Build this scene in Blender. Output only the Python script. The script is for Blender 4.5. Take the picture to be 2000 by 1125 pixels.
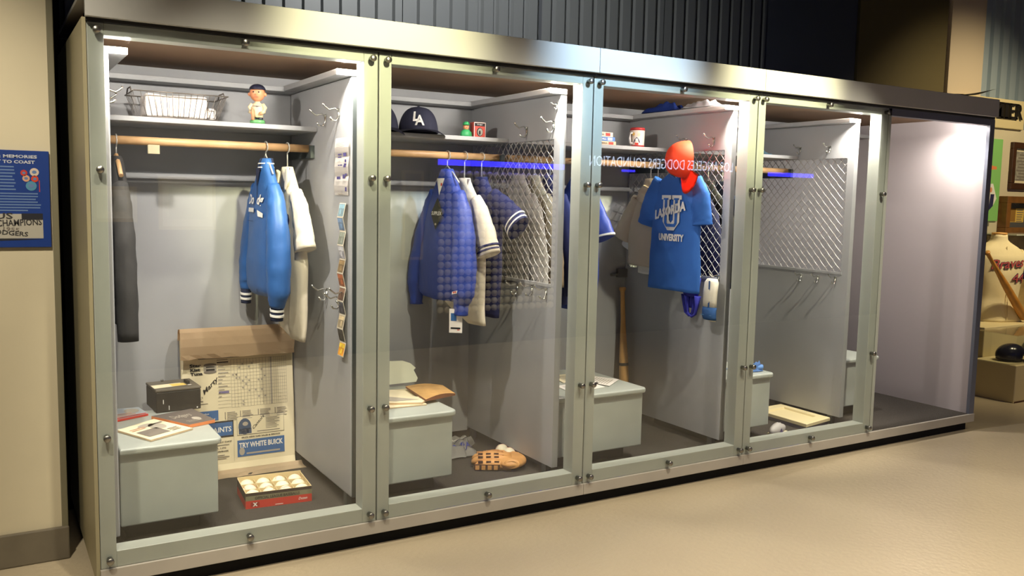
import bpy, bmesh, math, random
from mathutils import Vector, Matrix, noise
random.seed(7)
PI = math.pi
LAMP_W = 18.0; SIGN_E = 3.8; LED_E = 5.0; DOC_W = 130; RACK_W = 130   # lamps of the place
for o in list(bpy.data.objects): bpy.data.objects.remove(o, do_unlink=True)
scene = bpy.context.scene
COL = scene.collection

# ------------------------------------------------------------------ camera, world, large lights, exposure
CAM = Vector((-0.33737, -3.50724, 1.52883))
def cam_axes(a, b, c):
    F = Vector((math.sin(a)*math.cos(b), math.cos(a)*math.cos(b), math.sin(b)))
    r0 = F.cross(Vector((0, 0, 1))).normalized(); u0 = r0.cross(F)
    return math.cos(c)*r0+math.sin(c)*u0, -math.sin(c)*r0+math.cos(c)*u0, F
cr, cu, cf = cam_axes(0.5403, -0.101, 0.0206)
cd = bpy.data.cameras.new('camera'); cam = bpy.data.objects.new('camera', cd); COL.objects.link(cam)
cam.matrix_world = Matrix(((cr.x, cu.x, -cf.x, CAM.x), (cr.y, cu.y, -cf.y, CAM.y), (cr.z, cu.z, -cf.z, CAM.z), (0, 0, 0, 1)))
cd.sensor_width = 36; cd.lens = 36*1730.9/2000; cd.clip_start = 0.02; cd.clip_end = 100
scene.camera = cam
w = bpy.data.worlds.new('world'); scene.world = w; w.use_nodes = True
w.node_tree.nodes['Background'].inputs[0].default_value = (0.75, 0.82, 1.0, 1)
w.node_tree.nodes['Background'].inputs[1].default_value = 0.05
vs = scene.view_settings
vs.view_transform = 'Standard'; vs.look = 'None'; vs.gamma = 1; vs.use_curve_mapping = False; vs.exposure = 1.15
def aim(o, t):
    o.rotation_euler = (Vector(t)-o.location).to_track_quat('-Z', 'Y').to_euler()
def area(name, loc, target, sx, sy, power, col):
    l = bpy.data.lights.new(name, 'AREA'); l.shape = 'RECTANGLE'; l.size = sx; l.size_y = sy; l.energy = power; l.color = col
    o = bpy.data.objects.new(name, l); COL.objects.link(o); o.location = loc; aim(o, target); return o
def spot(name, loc, target, power, col, deg, blend=0.6, radius=0.06):
    l = bpy.data.lights.new(name, 'SPOT'); l.energy = power; l.color = col; l.spot_size = math.radians(deg); l.spot_blend = blend; l.shadow_soft_size = radius
    o = bpy.data.objects.new(name, l); COL.objects.link(o); o.location = loc; aim(o, target); return o
WARM = (1.0, 0.80, 0.50); COOL = (0.62, 0.78, 1.0); NEUT = (1.0, 0.95, 0.90)
al = area('aisle_floor_fill', (2.6, -2.4, 3.5), (2.6, -2.4, 0), 6.0, 0.8, 48, (1.0, 0.87, 0.68)); al.data.spread = math.radians(95)  # added soft fill for the aisle floor, in place of ceiling spots
spot('track_light_warm', (1.0, -2.5, 3.35), (1.12, 0, 2.15), 520, (1.0, 0.92, 0.56), 24, 1.0)
spot('track_light_cool', (2.35, -2.5, 3.35), (2.35, 0, 2.15), 520, (0.58, 0.78, 1.0), 24, 1.0)
spot('track_light_warm', (3.55, -2.5, 3.35), (3.44, 0, 2.15), 760, (1.0, 0.92, 0.58), 23, 1.0)
for x_, t_, p_ in ((0.35, 0.72, 150), (1.55, 1.75, 130), (2.75, 2.80, 150), (3.75, 4.10, 200)):
    spot('aisle_spot', (x_, -1.55, 3.5), (t_, .62, .30), p_, (1.0, 0.90, 0.70), 34, 0.8, .04)
spot('track_light_left', (-0.8, -1.6, 3.45), (-0.5, 0.45, 0.9), 150, (1.0, 0.89, 0.70), 55, 0.8)
spot('gallery_light', (7.6, -0.9, 3.5), (7.6, 1.4, 1.6), 120, (1.0, 0.82, 0.50), 75, 0.8)
spot('gallery_light', (7.0, -0.4, 3.5), (7.1, 0.8, 0.6), 70, (1.0, 0.82, 0.50), 50, 0.8)
spot('back_wall_fill', (1.6, 0.2, 3.6), (2.2, 1.6, 2.6), 110, (1, .97, .92), 110, 0.9)  # added spot to brighten the slate wall above the case
# ------------------------------------------------------------------ helpers
def L(r, g, b):
    f = lambda c: (c/255/12.92) if c/255 <= .04045 else ((c/255+.055)/1.055)**2.4
    return (f(r), f(g), f(b), 1)
MATS = {}
def mat(name, col, rough=0.6, metal=0.0, var=0.0, vscale=8.0, bump=0.0, bscale=60.0, spec=0.5, emit=None, estr=0.0, sheen=0.0):
    if name in MATS: return MATS[name]
    m = bpy.data.materials.new(name); m.use_nodes = True; nt = m.node_tree; b = nt.nodes['Principled BSDF']
    b.inputs['Base Color'].default_value = col; b.inputs['Roughness'].default_value = rough; b.inputs['Metallic'].default_value = metal
    b.inputs['Specular IOR Level'].default_value = spec
    if sheen: b.inputs['Sheen Weight'].default_value = sheen
    if emit: b.inputs['Emission Color'].default_value = emit; b.inputs['Emission Strength'].default_value = estr
    tc = nt.nodes.new('ShaderNodeTexCoord')
    if var > 0:
        n = nt.nodes.new('ShaderNodeTexNoise'); n.inputs['Scale'].default_value = vscale; n.inputs['Detail'].default_value = 5
        nt.links.new(tc.outputs['Object'], n.inputs['Vector'])
        r = nt.nodes.new('ShaderNodeValToRGB')
        r.color_ramp.elements[0].position = .3; r.color_ramp.elements[1].position = .7
        r.color_ramp.elements[0].color = tuple(c*(1-var) for c in col[:3])+(1,)
        r.color_ramp.elements[1].color = tuple(min(1, c*(1+var)) for c in col[:3])+(1,)
        nt.links.new(n.outputs['Fac'], r.inputs['Fac']); nt.links.new(r.outputs['Color'], b.inputs['Base Color'])
    if bump > 0:
        n2 = nt.nodes.new('ShaderNodeTexNoise'); n2.inputs['Scale'].default_value = bscale; n2.inputs['Detail'].default_value = 3
        nt.links.new(tc.outputs['Object'], n2.inputs['Vector'])
        bp = nt.nodes.new('ShaderNodeBump'); bp.inputs['Strength'].default_value = bump; bp.inputs['Distance'].default_value = 0.01
        nt.links.new(n2.outputs['Fac'], bp.inputs['Height']); nt.links.new(bp.outputs['Normal'], b.inputs['Normal'])
    MATS[name] = m; return m
def glass_mat():
    m = bpy.data.materials.new('case_glass'); m.use_nodes = True; nt = m.node_tree
    for n in list(nt.nodes): nt.nodes.remove(n)
    out = nt.nodes.new('ShaderNodeOutputMaterial'); mix = nt.nodes.new('ShaderNodeMixShader')
    tr = nt.nodes.new('ShaderNodeBsdfTransparent'); tr.inputs[0].default_value = (0.985, 0.995, 0.99, 1)
    gl = nt.nodes.new('ShaderNodeBsdfGlossy'); gl.inputs['Roughness'].default_value = 0.0; gl.inputs['Color'].default_value = (1, 1, 1, 1)
    lw = nt.nodes.new('ShaderNodeLayerWeight'); lw.inputs['Blend'].default_value = 0.5
    p = nt.nodes.new('ShaderNodeMath'); p.operation = 'POWER'; p.inputs[1].default_value = 5
    ml = nt.nodes.new('ShaderNodeMath'); ml.operation = 'MULTIPLY_ADD'; ml.inputs[1].default_value = 0.9; ml.inputs[2].default_value = 0.042
    nt.links.new(lw.outputs['Facing'], p.inputs[0]); nt.links.new(p.outputs[0], ml.inputs[0])
    nt.links.new(ml.outputs[0], mix.inputs[0]); nt.links.new(tr.outputs[0], mix.inputs[1]); nt.links.new(gl.outputs[0], mix.inputs[2])
    nt.links.new(mix.outputs[0], out.inputs[0]); return m
GLASS = glass_mat()

def tag(o, label=None, cat=None, group=None, kind=None):
    if label: o['label'] = label
    if cat: o['category'] = cat
    if group: o['group'] = group
    if kind: o['kind'] = kind
    return o
def thing(name, label, cat, loc=(0, 0, 0), group=None):
    o = bpy.data.objects.new(name, None); COL.objects.link(o); o.location = loc; o.empty_display_size = .05
    return tag(o, label, cat, group)
def put(name, me, m, parent=None, smooth=False):
    o = bpy.data.objects.new(name, me); COL.objects.link(o)
    ms = m if isinstance(m, (list, tuple)) else [m]
    for x in ms: me.materials.append(x)
    if parent is not None:
        o.parent = parent
        o.matrix_parent_inverse = Matrix.Translation(-Vector(parent.location)) if parent.type == 'EMPTY' else Matrix.Identity(4)
    if smooth:
        for p in me.polygons: p.use_smooth = True
    return o
def pyd(name, v, f, m, parent=None, smooth=False):
    me = bpy.data.meshes.new(name); me.from_pydata([tuple(x) for x in v], [], f); me.update()
    return put(name, me, m, parent, smooth)
def frombm(name, bm, m, parent=None, smooth=False):
    me = bpy.data.meshes.new(name); bmesh.ops.recalc_face_normals(bm, faces=bm.faces[:]); bm.to_mesh(me); bm.free()
    return put(name, me, m, parent, smooth)
def bmbox(bm, x0, x1, y0, y1, z0, z1, M=None, mi=0):
    r = bmesh.ops.create_cube(bm, size=1)
    for v in r['verts']:
        v.co = Vector(((x0+x1)/2+v.co.x*(x1-x0), (y0+y1)/2+v.co.y*(y1-y0), (z0+z1)/2+v.co.z*(z1-z0)))
        if M: v.co = M @ v.co
    for f in {f for v in r['verts'] for f in v.link_faces}: f.material_index = mi
    return r['verts']
def box(name, x0, x1, y0, y1, z0, z1, m, parent=None, bev=0.0, seg=2, M=None):
    bm = bmesh.new(); bmbox(bm, x0, x1, y0, y1, z0, z1)
    if bev: bmesh.ops.bevel(bm, geom=bm.edges[:], offset=bev, segments=seg, affect='EDGES', profile=.5)
    if M: bmesh.ops.transform(bm, matrix=M, verts=bm.verts[:])
    return frombm(name, bm, m, parent)
def boxes(name, lst, m, parent=None, bev=0.0):
    bm = bmesh.new()
    for b in lst: bmbox(bm, *b)
    if bev: bmesh.ops.bevel(bm, geom=bm.edges[:], offset=bev, segments=1, affect='EDGES')
    return frombm(name, bm, m, parent)
def structure(o): o['kind'] = 'structure'; return o
def tubebm(bm, pts, r, n=6, cap=True, mi=0):
    pts = [Vector(p) for p in pts]; rings = []
    up = Vector((0.13, 0.2, 0.97))
    for i, p in enumerate(pts):
        d = (pts[min(i+1, len(pts)-1)]-pts[max(i-1, 0)]).normalized()
        a = d.cross(up)
        if a.length < .05: a = d.cross(Vector((1, 0, 0)))
        a.normalize(); b = d.cross(a)
        rr = r[i] if isinstance(r, (list, tuple)) else r
        rings.append([bm.verts.new(p+a*math.cos(2*PI*k/n)*rr+b*math.sin(2*PI*k/n)*rr) for k in range(n)])
    for i in range(len(rings)-1):
        for k in range(n):
            f = bm.faces.new((rings[i][k], rings[i][(k+1) % n], rings[i+1][(k+1) % n], rings[i+1][k])); f.material_index = mi; f.smooth = True
    if cap:
        for rg in (rings[0], rings[-1]):
            f = bm.faces.new(rg); f.material_index = mi
def tube(name, pts, r, m, parent=None, n=8):
    bm = bmesh.new(); tubebm(bm, pts, r, n); return frombm(name, bm, m, parent)
def lathebm(bm, prof, n=24, M=None, mi=0, cap=True):
    rings = []
    for r, z in prof:
        rings.append([bm.verts.new(Vector((r*math.cos(2*PI*k/n), r*math.sin(2*PI*k/n), z))) for k in range(n)])
    vs_ = [v for rg in rings for v in rg]
    for i in range(len(rings)-1):
        for k in range(n):
            f = bm.faces.new((rings[i][k], rings[i][(k+1) % n], rings[i+1][(k+1) % n], rings[i+1][k])); f.smooth = True; f.material_index = mi
    if cap:
        for rg in (rings[0], rings[-1]): bm.faces.new(rg).material_index = mi
    if M: bmesh.ops.transform(bm, matrix=M, verts=vs_)
def lathe(name, prof, m, parent=None, n=24, M=None):
    bm = bmesh.new(); lathebm(bm, prof, n, M); return frombm(name, bm, m, parent)
def ball(name, c, r, m, parent=None, seg=20, sc=(1, 1, 1), M=None):
    bm = bmesh.new(); bmesh.ops.create_uvsphere(bm, u_segments=seg, v_segments=seg//2+2, radius=r)
    for v in bm.verts: v.co = Vector((v.co.x*sc[0], v.co.y*sc[1], v.co.z*sc[2]))
    if M: bmesh.ops.transform(bm, matrix=M, verts=bm.verts[:])
    bmesh.ops.translate(bm, verts=bm.verts[:], vec=c)
    return frombm(name, bm, m, parent, True)
def loftbm(bm, rings, cap0=True, cap1=True, mi=0):
    R_ = [[bm.verts.new(p) for p in rg] for rg in rings]; n = len(R_[0])
    for i in range(len(R_)-1):
        for k in range(n):
            f = bm.faces.new((R_[i][k], R_[i][(k+1) % n], R_[i+1][(k+1) % n], R_[i+1][k])); f.smooth = True; f.material_index = mi
    if cap0: bm.faces.new(R_[0]).material_index = mi
    if cap1: bm.faces.new(R_[-1]).material_index = mi
def Tm(x, y, z): return Matrix.Translation((x, y, z))
def Rz(a): return Matrix.Rotation(a, 4, 'Z')
def Rx(a): return Matrix.Rotation(a, 4, 'X')
def Ry(a): return Matrix.Rotation(a, 4, 'Y')

# flat print: polygons in (a, b) mapped to 3-D by a function
TXT = {}
def textpolys(s, bold=0.0, shear=0.0):
    key = (s, bold, shear)
    if key in TXT: return TXT[key]
    c = bpy.data.curves.new('lettering', 'FONT'); c.body = s; c.size = 1; c.offset = bold; c.shear = shear; c.resolution_u = 2
    o = bpy.data.objects.new('lettering', c); COL.objects.link(o)
    me = bpy.data.meshes.new_from_object(o)
    v = [(p.co.x, p.co.y) for p in me.vertices]; f = [tuple(p.vertices) for p in me.polygons]
    bpy.data.objects.remove(o, do_unlink=True); bpy.data.curves.remove(c); bpy.data.meshes.remove(me)
    TXT[key] = (v, f); return TXT[key]
class Print:
    def __init__(s): s.v = []; s.f = []; s.mi = []; s.ms = []
    def _m(s, m):
        if m not in s.ms: s.ms.append(m)
        return s.ms.index(m)
    def rect(s, a0, b0, a1, b1, m, lift=0.0, sub=1):
        i = s._m(m)
        for k in range(sub):
            x0 = a0+(a1-a0)*k/sub; x1 = a0+(a1-a0)*(k+1)/sub
            n = len(s.v); s.v += [(x0, b0, lift), (x1, b0, lift), (x1, b1, lift), (x0, b1, lift)]; s.f.append((n, n+1, n+2, n+3)); s.mi.append(i)
    def poly(s, pts, m, lift=0.0):
        i = s._m(m); n = len(s.v); s.v += [(a, b, lift) for a, b in pts]; s.f.append(tuple(range(n, n+len(pts)))); s.mi.append(i)
    def disc(s, a, b, ra, rb, m, lift=0.0, n=18):
        s.poly([(a+ra*math.cos(2*PI*k/n), b+rb*math.sin(2*PI*k/n)) for k in range(n)], m, lift)
    def text(s, t, a, b, h, m, width=None, bold=0.0, shear=0.0, rot=0.0, lift=0.0006, center=False):
        v, f = textpolys(t, bold, shear)
        if not v: return
        x0 = min(p[0] for p in v); x1 = max(p[0] for p in v); y0 = min(p[1] for p in v); y1 = max(p[1] for p in v)
        sy = h/(y1-y0); sx = (width/(x1-x0)) if width else sy
        i = s._m(m); n = len(s.v); ww = (x1-x0)*sx; c_, s_ = math.cos(rot), math.sin(rot)
        for p in v:
            x = (p[0]-x0)*sx-(ww/2 if center else 0); y = (p[1]-y0)*sy
            s.v.append((a+x*c_-y*s_, b+x*s_+y*c_, lift))
        for q in f: s.f.append(tuple(k+n for k in q)); s.mi.append(i)
    def lines(s, a0, a1, b0, b1, n, m, frac=.45, jag=.3, lift=0.0005):
        st = (b1-b0)/n
        for k in range(n):
            e = a1-(a1-a0)*random.random()*jag
            s.rect(a0, b0+st*k, e, b0+st*k+st*frac, m, lift)
    def build(s, name, fn, parent):
        o = pyd(name, [fn(*p) for p in s.v], s.f, s.ms, parent)
        for p, i in zip(o.data.polygons, s.mi): p.material_index = i
        return o
def plane_fn(o, ea, eb, n, off=0.001):
    o = Vector(o); ea = Vector(ea); eb = Vector(eb); n = Vector(n).normalized()
    return lambda a, b, l: o+ea*a+eb*b+n*(off+l)
# ------------------------------------------------------------------ materials
PAINT = mat('case_paint', L(156, 160, 152), .42, var=.04, vscale=5)
FASC = mat('fascia_metal', L(172, 172, 168), .6, var=.03, vscale=3)
SILLM = mat('sill_metal', L(172, 166, 156), .4, var=.05, vscale=6)
LOCK = mat('locker_paint', L(160, 161, 163), .5, var=.05, vscale=4, bump=.08, bscale=25)
BENCHM = mat('bench_paint', L(164, 170, 164), .45, var=.06, vscale=7, bump=.12, bscale=18)
BLACK = mat('black_void', L(8, 8, 9), .9)
DARK = mat('dark_edge', L(62, 68, 68), .5)
CARPET = mat('carpet_grey', L(72, 68, 64), 1.0, var=.3, vscale=160, bump=.6, bscale=300, spec=.1)
BROWN = mat('hardboard_brown', L(120, 92, 64), .75, var=.08, vscale=3)
CHROME = mat('chrome', L(205, 205, 200), .22, 1.0)
STEEL = mat('steel_dull', L(150, 148, 142), .35, 1.0)
WOOD = mat('rod_wood', L(190, 152, 108), .5, var=.15, vscale=12)
WIRE = mat('mesh_wire', L(190, 186, 182), .45, .4)
CREAM = mat('wall_cream', L(208, 198, 170), .7, var=.04, vscale=2, bump=.12, bscale=14)
TRIMG = mat('wall_trim', L(120, 115, 92), .6)
BASEB = mat('baseboard_grey', L(112, 104, 88), .55, var=.1, vscale=9)
LAMPW = mat('lamp_lens', (1, 1, 1, 1), .4, emit=(1, .95, .88, 1), estr=18)
# ------------------------------------------------------------------ room shell
fl = box('floor', -6, 12, -4.6, 3.2, -.1, 0, mat('floor_vinyl', L(186, 172, 146), .3, var=.06, vscale=1.2, bump=.25, bscale=38), None); structure(fl)
structure(box('ceiling', -6, 12, -4.6, 3.2, 3.7, 3.8, mat('ceiling_black', L(40, 40, 42), .9)))
wl = box('wall_left', -6, -.092, .49, .65, 0, 3.7, CREAM); structure(wl)
box('corner_trim', -.092, -.068, .482, .65, 0, 3.7, TRIMG, wl, .004)
bb = box('baseboard_left', -6, -.066, .472, .49, 0, .14, BASEB, None, .006); structure(bb)
structure(box('wall_gap', -.09, 0.0, 1.1, 1.15, 0, 3.7, BLACK))  # black sheet: the shade deep in the gap put into its colour
structure(box('wall_opposite', -6, 12, -4.7, -4.55, 0, 3.7, mat('wall_dark_blue', L(30, 34, 52), .85)))
structure(box('wall_end', 11.9, 12, -4.6, 3.2, 0, 3.7, CREAM))
wb = box('wall_back', -6, 7.3, 1.62, 1.72, 0, 3.7, mat('wall_slate', L(66, 70, 76), .75)); structure(wb)
CORR = mat('corrugated_slate', L(98, 102, 104), .5, .15)
def corrugated(x0, x1, y, z0, z1, pitch, depth, m, parent, n=1):
    xs = x0; v = []; f = []
    prof = []
    while xs < x1-1e-6:
        prof += [(xs, 0), (xs+pitch*.62, 0), (xs+pitch*.68, depth), (xs+pitch*.94, depth)]; xs += pitch
    prof = [(min(a, x1), d) for a, d in prof]
    for a, d in prof: v += [(a, y+d, z0), (a, y+d, z1)]
    for i in range(len(prof)-1): f.append((2*i, 2*i+2, 2*i+3, 2*i+1))
    return pyd('corrugated_sheet', v, f, m, parent)
for a, b in ((-.05, 1.9), (1.905, 2.9), (2.905, 3.95), (3.955, 4.98)):
    corrugated(a, b, 1.585, 1.6, 3.7, .112, .03, CORR, wb)
box('wall_panel', 4.985, 6.07, 1.6, 1.62, 1.6, 3.7, mat('panel_slate', L(70, 76, 86), .6), wb, .003)
box('wall_panel', 6.08, 7.29, 1.58, 1.62, 1.6, 3.7, mat('panel_olive', L(92, 82, 50), .8, bump=.2, bscale=120), wb, .003)
wr = box('wall_right', 7.0, 12, 1.45, 1.72, 0, 2.29, CREAM); structure(wr)
structure(box('trim_1', 7.3, 7.82, 1.55, 1.72, 2.29, 3.7, mat('column_cream', L(206, 190, 166), .6)))
lc = box('wall_upper', 7.82, 12, 1.6, 1.72, 2.29, 3.7, mat('corr_back', L(150, 165, 180), .6)); structure(lc)
corrugated(7.82, 11.9, 1.56, 2.29, 3.7, .16, .035, mat('corrugated_pale', L(168, 184, 196), .4, .25), lc)
# ------------------------------------------------------------------ the long display case
W = 1.1
case = thing('display_case', 'long grey metal and glass museum case enclosing the row of lockers', 'display case', (2.75, .6, 0))
box('plinth', .03, 5.47, .03, 1.2, 0, .07, BLACK, case)
box('base_deck', 0, 5.5, 0, 1.2, .064, .113, SILLM, case)
for a, b in ((0, 2.2), (2.2, 3.3), (3.3, 5.5)):
    box('sill', a+.0006, b-.0006, -.012, .004, .062, .117, SILLM, case, .002)
box('carpet', .02, 5.45, .004, 1.19, .113, .118, CARPET, case)
box('side_panel', -.012, .001, 0, 1.2, .064, 2.13, mat('side_olive', L(150, 142, 112), .5), case)
box('side_panel', 5.45, 5.5, .0, 1.2, .117, 2.13, mat('end_panel_paint', L(176, 168, 170), .45), case)
box('corner_post', 5.449, 5.501, -.003, .02, .117, 2.115, mat('post_paint_unlit', L(104, 108, 122), .45), case)  # darker than the case paint: its unlit front is put into the colour
box('back_wall', 0, 5.5, 1.2, 1.22, .064, 2.14, LOCK, case)
box('top_panel', 0, 5.5, 0.02, 1.22, 2.13, 2.15, BROWN, case)
for a, b in ((0, 2.2), (2.2, 3.3), (3.3, 5.5)):
    box('fascia', a+(-.004 if a == 0 else .001), min(b-.001, 5.468), -.045, -.02, 2.128, 2.242, FASC, case, .002)
box('shadow_gap', 0, 5.47, -.02, .08, 2.117, 2.15, mat('gap_black', L(26, 26, 28), .8), case)  # near-black filler, recess shade under the fascia painted in
box('fascia_cap', -.004, 5.468, -.02, 1.2, 2.225, 2.24, FASC, case)
for k in range(4):
    x0 = W*k; a = x0+.003; b = x0+W-.003
    box('post', a, x0+.058, 0, .08, .117, 2.117, PAINT, case, .002, 1)
    box('post', x0+1.035, b, 0, .08, .117, 2.117, PAINT, case, .002, 1)
    box('bottom_rail', x0+.058, x0+1.035, 0, .08, .117, .18, PAINT, case, .002, 1)
    box('top_rail', x0+.058, x0+1.035, 0, .08, 2.075, 2.117, PAINT, case, .002, 1)
    if k: box('seam_gasket', x0-.004, x0+.004, .012, .07, .117, 2.117, BLACK, case)
    g = box('glass_panel', a+.002, b-.002, -.010, -.007, .122, 2.108, GLASS, case)
    bm = bmesh.new(); lathebm(bm, [(.0, 0), (.0105, 0), (.0105, .020), (.0135, .020), (.0135, .031), (.0118, .034), (.0, .034)], 16, Rx(PI/2), cap=False)
    bmesh.ops.recalc_face_normals(bm, faces=bm.faces[:])
    pin = bpy.data.meshes.new('standoff_bolt'); bm.to_mesh(pin); bm.free(); pin.materials.append(STEEL)
    for px, pz in [(x0+.033, z) for z in (.152, .62, 1.6, 2.088)]+[(x0+1.066, z) for z in (.152, .62, 1.6, 2.088)]+[(x0+.55, .150), (x0+.55, 2.096)]:
        o = bpy.data.objects.new('standoff_bolt', pin); COL.objects.link(o); o.parent = g; o.location = (px, 0.0, pz)
box('top_rail', 4.4, 5.45, 0, .05, 2.075, 2.117, mat('rail_paint_unlit', L(96, 100, 114), .5), case)  # lack of light on the end bay rail painted as a darker tone
box('post', 4.403, 4.43, 0, .08, .117, 2.117, PAINT, case, .002, 1)
# flap of loose sheet curling on top of the right end
bm = bmesh.new(); n = 12; vv = []
for i in range(n+1):
    t = i/n; row = []
    for j in range(5):
        row.append(bm.verts.new((4.98+.46*t, -.03+.30*j/4, 2.244+.065*t**2.2*(1-.25*j/4)+.004*math.sin(9*t+j))))
    vv.append(row)
for i in range(n):
    for j in range(4): bm.faces.new((vv[i][j], vv[i+1][j], vv[i+1][j+1], vv[i][j+1])).smooth = True
bmesh.ops.solidify(bm, geom=bm.faces[:], thickness=.003)
tag(frombm('curled_sheet', bm, mat('flap_grey', L(92, 86, 84), .35)), 'loose dark plastic sheet curling up on top of the display case end', 'plastic sheet')
# lamps of the case: one over each locker wall
for i, x in enumerate((.15, .99, 2.045, 3.19, 4.28, 5.30)):
    t = thing('case_lamp', 'small white puck lamp '+['at the solid wall by the charcoal jacket', 'over the wall with the taped sheet and postcards', 'over the mesh wall beside the windbreaker', 'over the ledge with the crumpled plastic', 'over the mesh wall of the nearly bare locker', 'beside the bright end wall of the case'][i], 'lamp', (x, .108, 2.13), 'puck lamps under the case top')
    lathe('housing', [(0, 0), (.026, 0), (.026, -.014), (.024, -.018), (0, -.018)], mat('lamp_white', L(225, 222, 216), .4), t, 18, Tm(x, .108, 2.13))
    lathe('lens', [(0, -.0185), (.021, -.0185), (.021, -.021), (0, -.021)], LAMPW, t, 18, Tm(x, .108, 2.13))
    pl = bpy.data.lights.new('case_lamp_light', 'SPOT'); pl.energy = LAMP_W*(1.25 if i == 5 else 1); pl.color = (1.0, .92, .82); pl.shadow_soft_size = .02; pl.spot_size = math.radians(150); pl.spot_blend = 1.0
    po = bpy.data.objects.new('case_lamp_light', pl); COL.objects.link(po); po.location = (x, .108, 2.095); aim(po, (x+(.30 if i == 0 else -.30), .62, 0))
    pg = bpy.data.lights.new('case_lamp_fill', 'POINT'); pg.energy = LAMP_W*(.10 if i == 5 else .52); pg.color = (1.0, .92, .84); pg.shadow_soft_size = .02  # extra point added at each puck as fill for bounced light
    pq = bpy.data.objects.new('case_lamp_fill', pg); COL.objects.link(pq); pq.location = (x, .108, 2.09)
# ------------------------------------------------------------------ lockers
DIVX = [1.045, 2.10, 3.245, 4.335]; DIVY = [.17, .13, .13, .178]; TH = .034
YB = 1.04; ZB = .175; ZT = 2.035
def hook(parent, x, y, z, s=1.0, d=-1):
    bm = bmesh.new(); q = s*d
    tubebm(bm, [(x+.002*d, y, z), (x+.018*q, y, z+.010*s), (x+.040*q, y+.004, z+.003*s), (x+.058*q, y+.006, z+.016*s), (x+.066*q, y+.006, z+.026*s)], [.0045, .004, .004, .004, .005], 6)
    tubebm(bm, [(x+.003*d, y, z), (x+.004*d, y, z-.022*s), (x+.014*q, y, z-.038*s), (x+.030*q, y, z-.036*s), (x+.038*q, y, z-.024*s)], [.0045, .004, .004, .004, .005], 6)
    bmbox(bm, min(x, x+.004*d), max(x, x+.004*d), y-.008, y+.008, z-.022, z+.012)
    return frombm('coat_hook', bm, CHROME, parent)
def side_panel(parent, x, y0, meshed, edge=None):
    x1 = x+TH
    if not meshed:
        p = box('side_panel', x, x1, y0, YB, ZB, ZT, LOCK, parent, .008)
    else:
        p = boxes('side_panel', [(x, x1, y0, y0+.052, ZB, ZT), (x, x1, YB-.012, YB, ZB, ZT), (x, x1, y0+.052, YB-.012, 1.822, ZT), (x, x1, y0+.052, YB-.012, ZB, 1.10)], LOCK, parent)
        bm = bmesh.new(); ya, yb, za, zb = y0+.045, YB-.01, 1.095, 1.828; pit = .0545
        h = zb-za; wd = yb-ya
        for sgn in (1, -1):
            k = -int(h/pit)-1
            while k*pit < wd+h:
                y_ = ya+k*pit if sgn > 0 else ya+k*pit
                # line: y = y_ + sgn*(z-za)
                if sgn > 0: z0 = max(za, za+(ya-y_)); z1 = min(zb, za+(yb-y_)); f = lambda z: y_+(z-za)
                else: z0 = max(za, za+(y_-yb)); z1 = min(zb, za+(y_-ya)); f = lambda z: y_-(z-za)
                if z1-z0 > .01:
                    ns = max(1, int((z1-z0)/(pit/2)))
                    pts = [(x+.008+.0022*sgn*(1 if q % 2 else -1), f(z0+(z1-z0)*q/ns), z0+(z1-z0)*q/ns) for q in range(ns+1)]
                    tubebm(bm, pts, .0021, 4)
                k += 1
        o = frombm('wire_mesh', bm, WIRE, p); o['kind'] = 'stuff'
        boxes('mesh_frame', [(x-.004, x+.006, y0+.045, YB-.01, 1.088, 1.104)], LOCK, p)
    return p
LK_LABEL = ['grey open locker with solid walls holding the big scorecard poster and white-lettered blue jacket',
            'grey open locker with two navy caps on its shelf and a glove on its carpet',
            'grey open locker with the red cap and a bat leaning in its corner',
            'grey open locker that is nearly bare, with a cream tray on its carpet',
            'grey empty locker at the unglazed end of the case, holding only a bench']
LOCKERS = []
for k in range(5):
    xl = .09 if k == 0 else DIVX[k-1]+TH
    xr = DIVX[k] if k < 4 else 5.448
    t = thing('locker', LK_LABEL[k], 'locker', ((xl+xr)/2, .6, .118), 'row of grey lockers'); LOCKERS.append(t)
    box('back_panel', xl-.0, xr+.0, YB, YB+.018, ZB-.02, ZT, LOCK, t)
    if k == 0: box('side_panel', .056, .09, .15, YB, ZB, ZT, LOCK, t, .006)
    if k < 4:
        sp = side_panel(t, DIVX[k], DIVY[k], k > 0)
        y0 = DIVY[k]; x = DIVX[k]
        box('corner_foot', x+.004, x+TH-.004, y0+.06, y0+.10, .118, ZB+.01, DARK, t)
        box('corner_foot', x+.004, x+TH-.004, YB-.06, YB-.02, .118, ZB+.01, DARK, t)
        if k == 0: box('edge_strip', x+.006, x+TH+.002, y0-.004, y0+.01, ZB, ZT-.03, DARK, t)
    # top ledge around back and sides
    if k < 4: box('top_ledge', xr-.068, xr+TH, (DIVY[k]-.005), YB, ZT, ZT+.026, LOCK, t, .003)
    if k == 0: box('top_ledge', .056, .158, .16, YB, ZT, ZT+.026, LOCK, t, .003)
    box('top_ledge', xl, xr, .925, YB+.018, ZT-.003, ZT+.022, LOCK, t, .003)
    if k < 4:
        box('shelf', xl, xr, .62, YB, 1.823, 1.845, LOCK, t, .003)
        rod = tube('hanging_rod', [(xl, .7, 1.745), (xr, .7, 1.745)], .0185, WOOD, t, 14)
        box('shelf_cleat', xl, xr, YB-.022, YB, 1.585, 1.612, LOCK, t, .003)
        box('shelf_brace', xr-.02, xr, .66, YB-.03, 1.70, 1.76, DARK, t)
box('rod_bracket', .302, .352, .69, .705, 1.69, 1.735, mat('bracket_wood', L(170, 160, 130), .6), LOCKERS[0], .003)
for y, z in ((.494, 1.885), (.317, 1.898), (.474, 1.08), (.235, 1.088), (.30, 1.06)): hook(LOCKERS[0], DIVX[0], y, z, 1.15)
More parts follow.
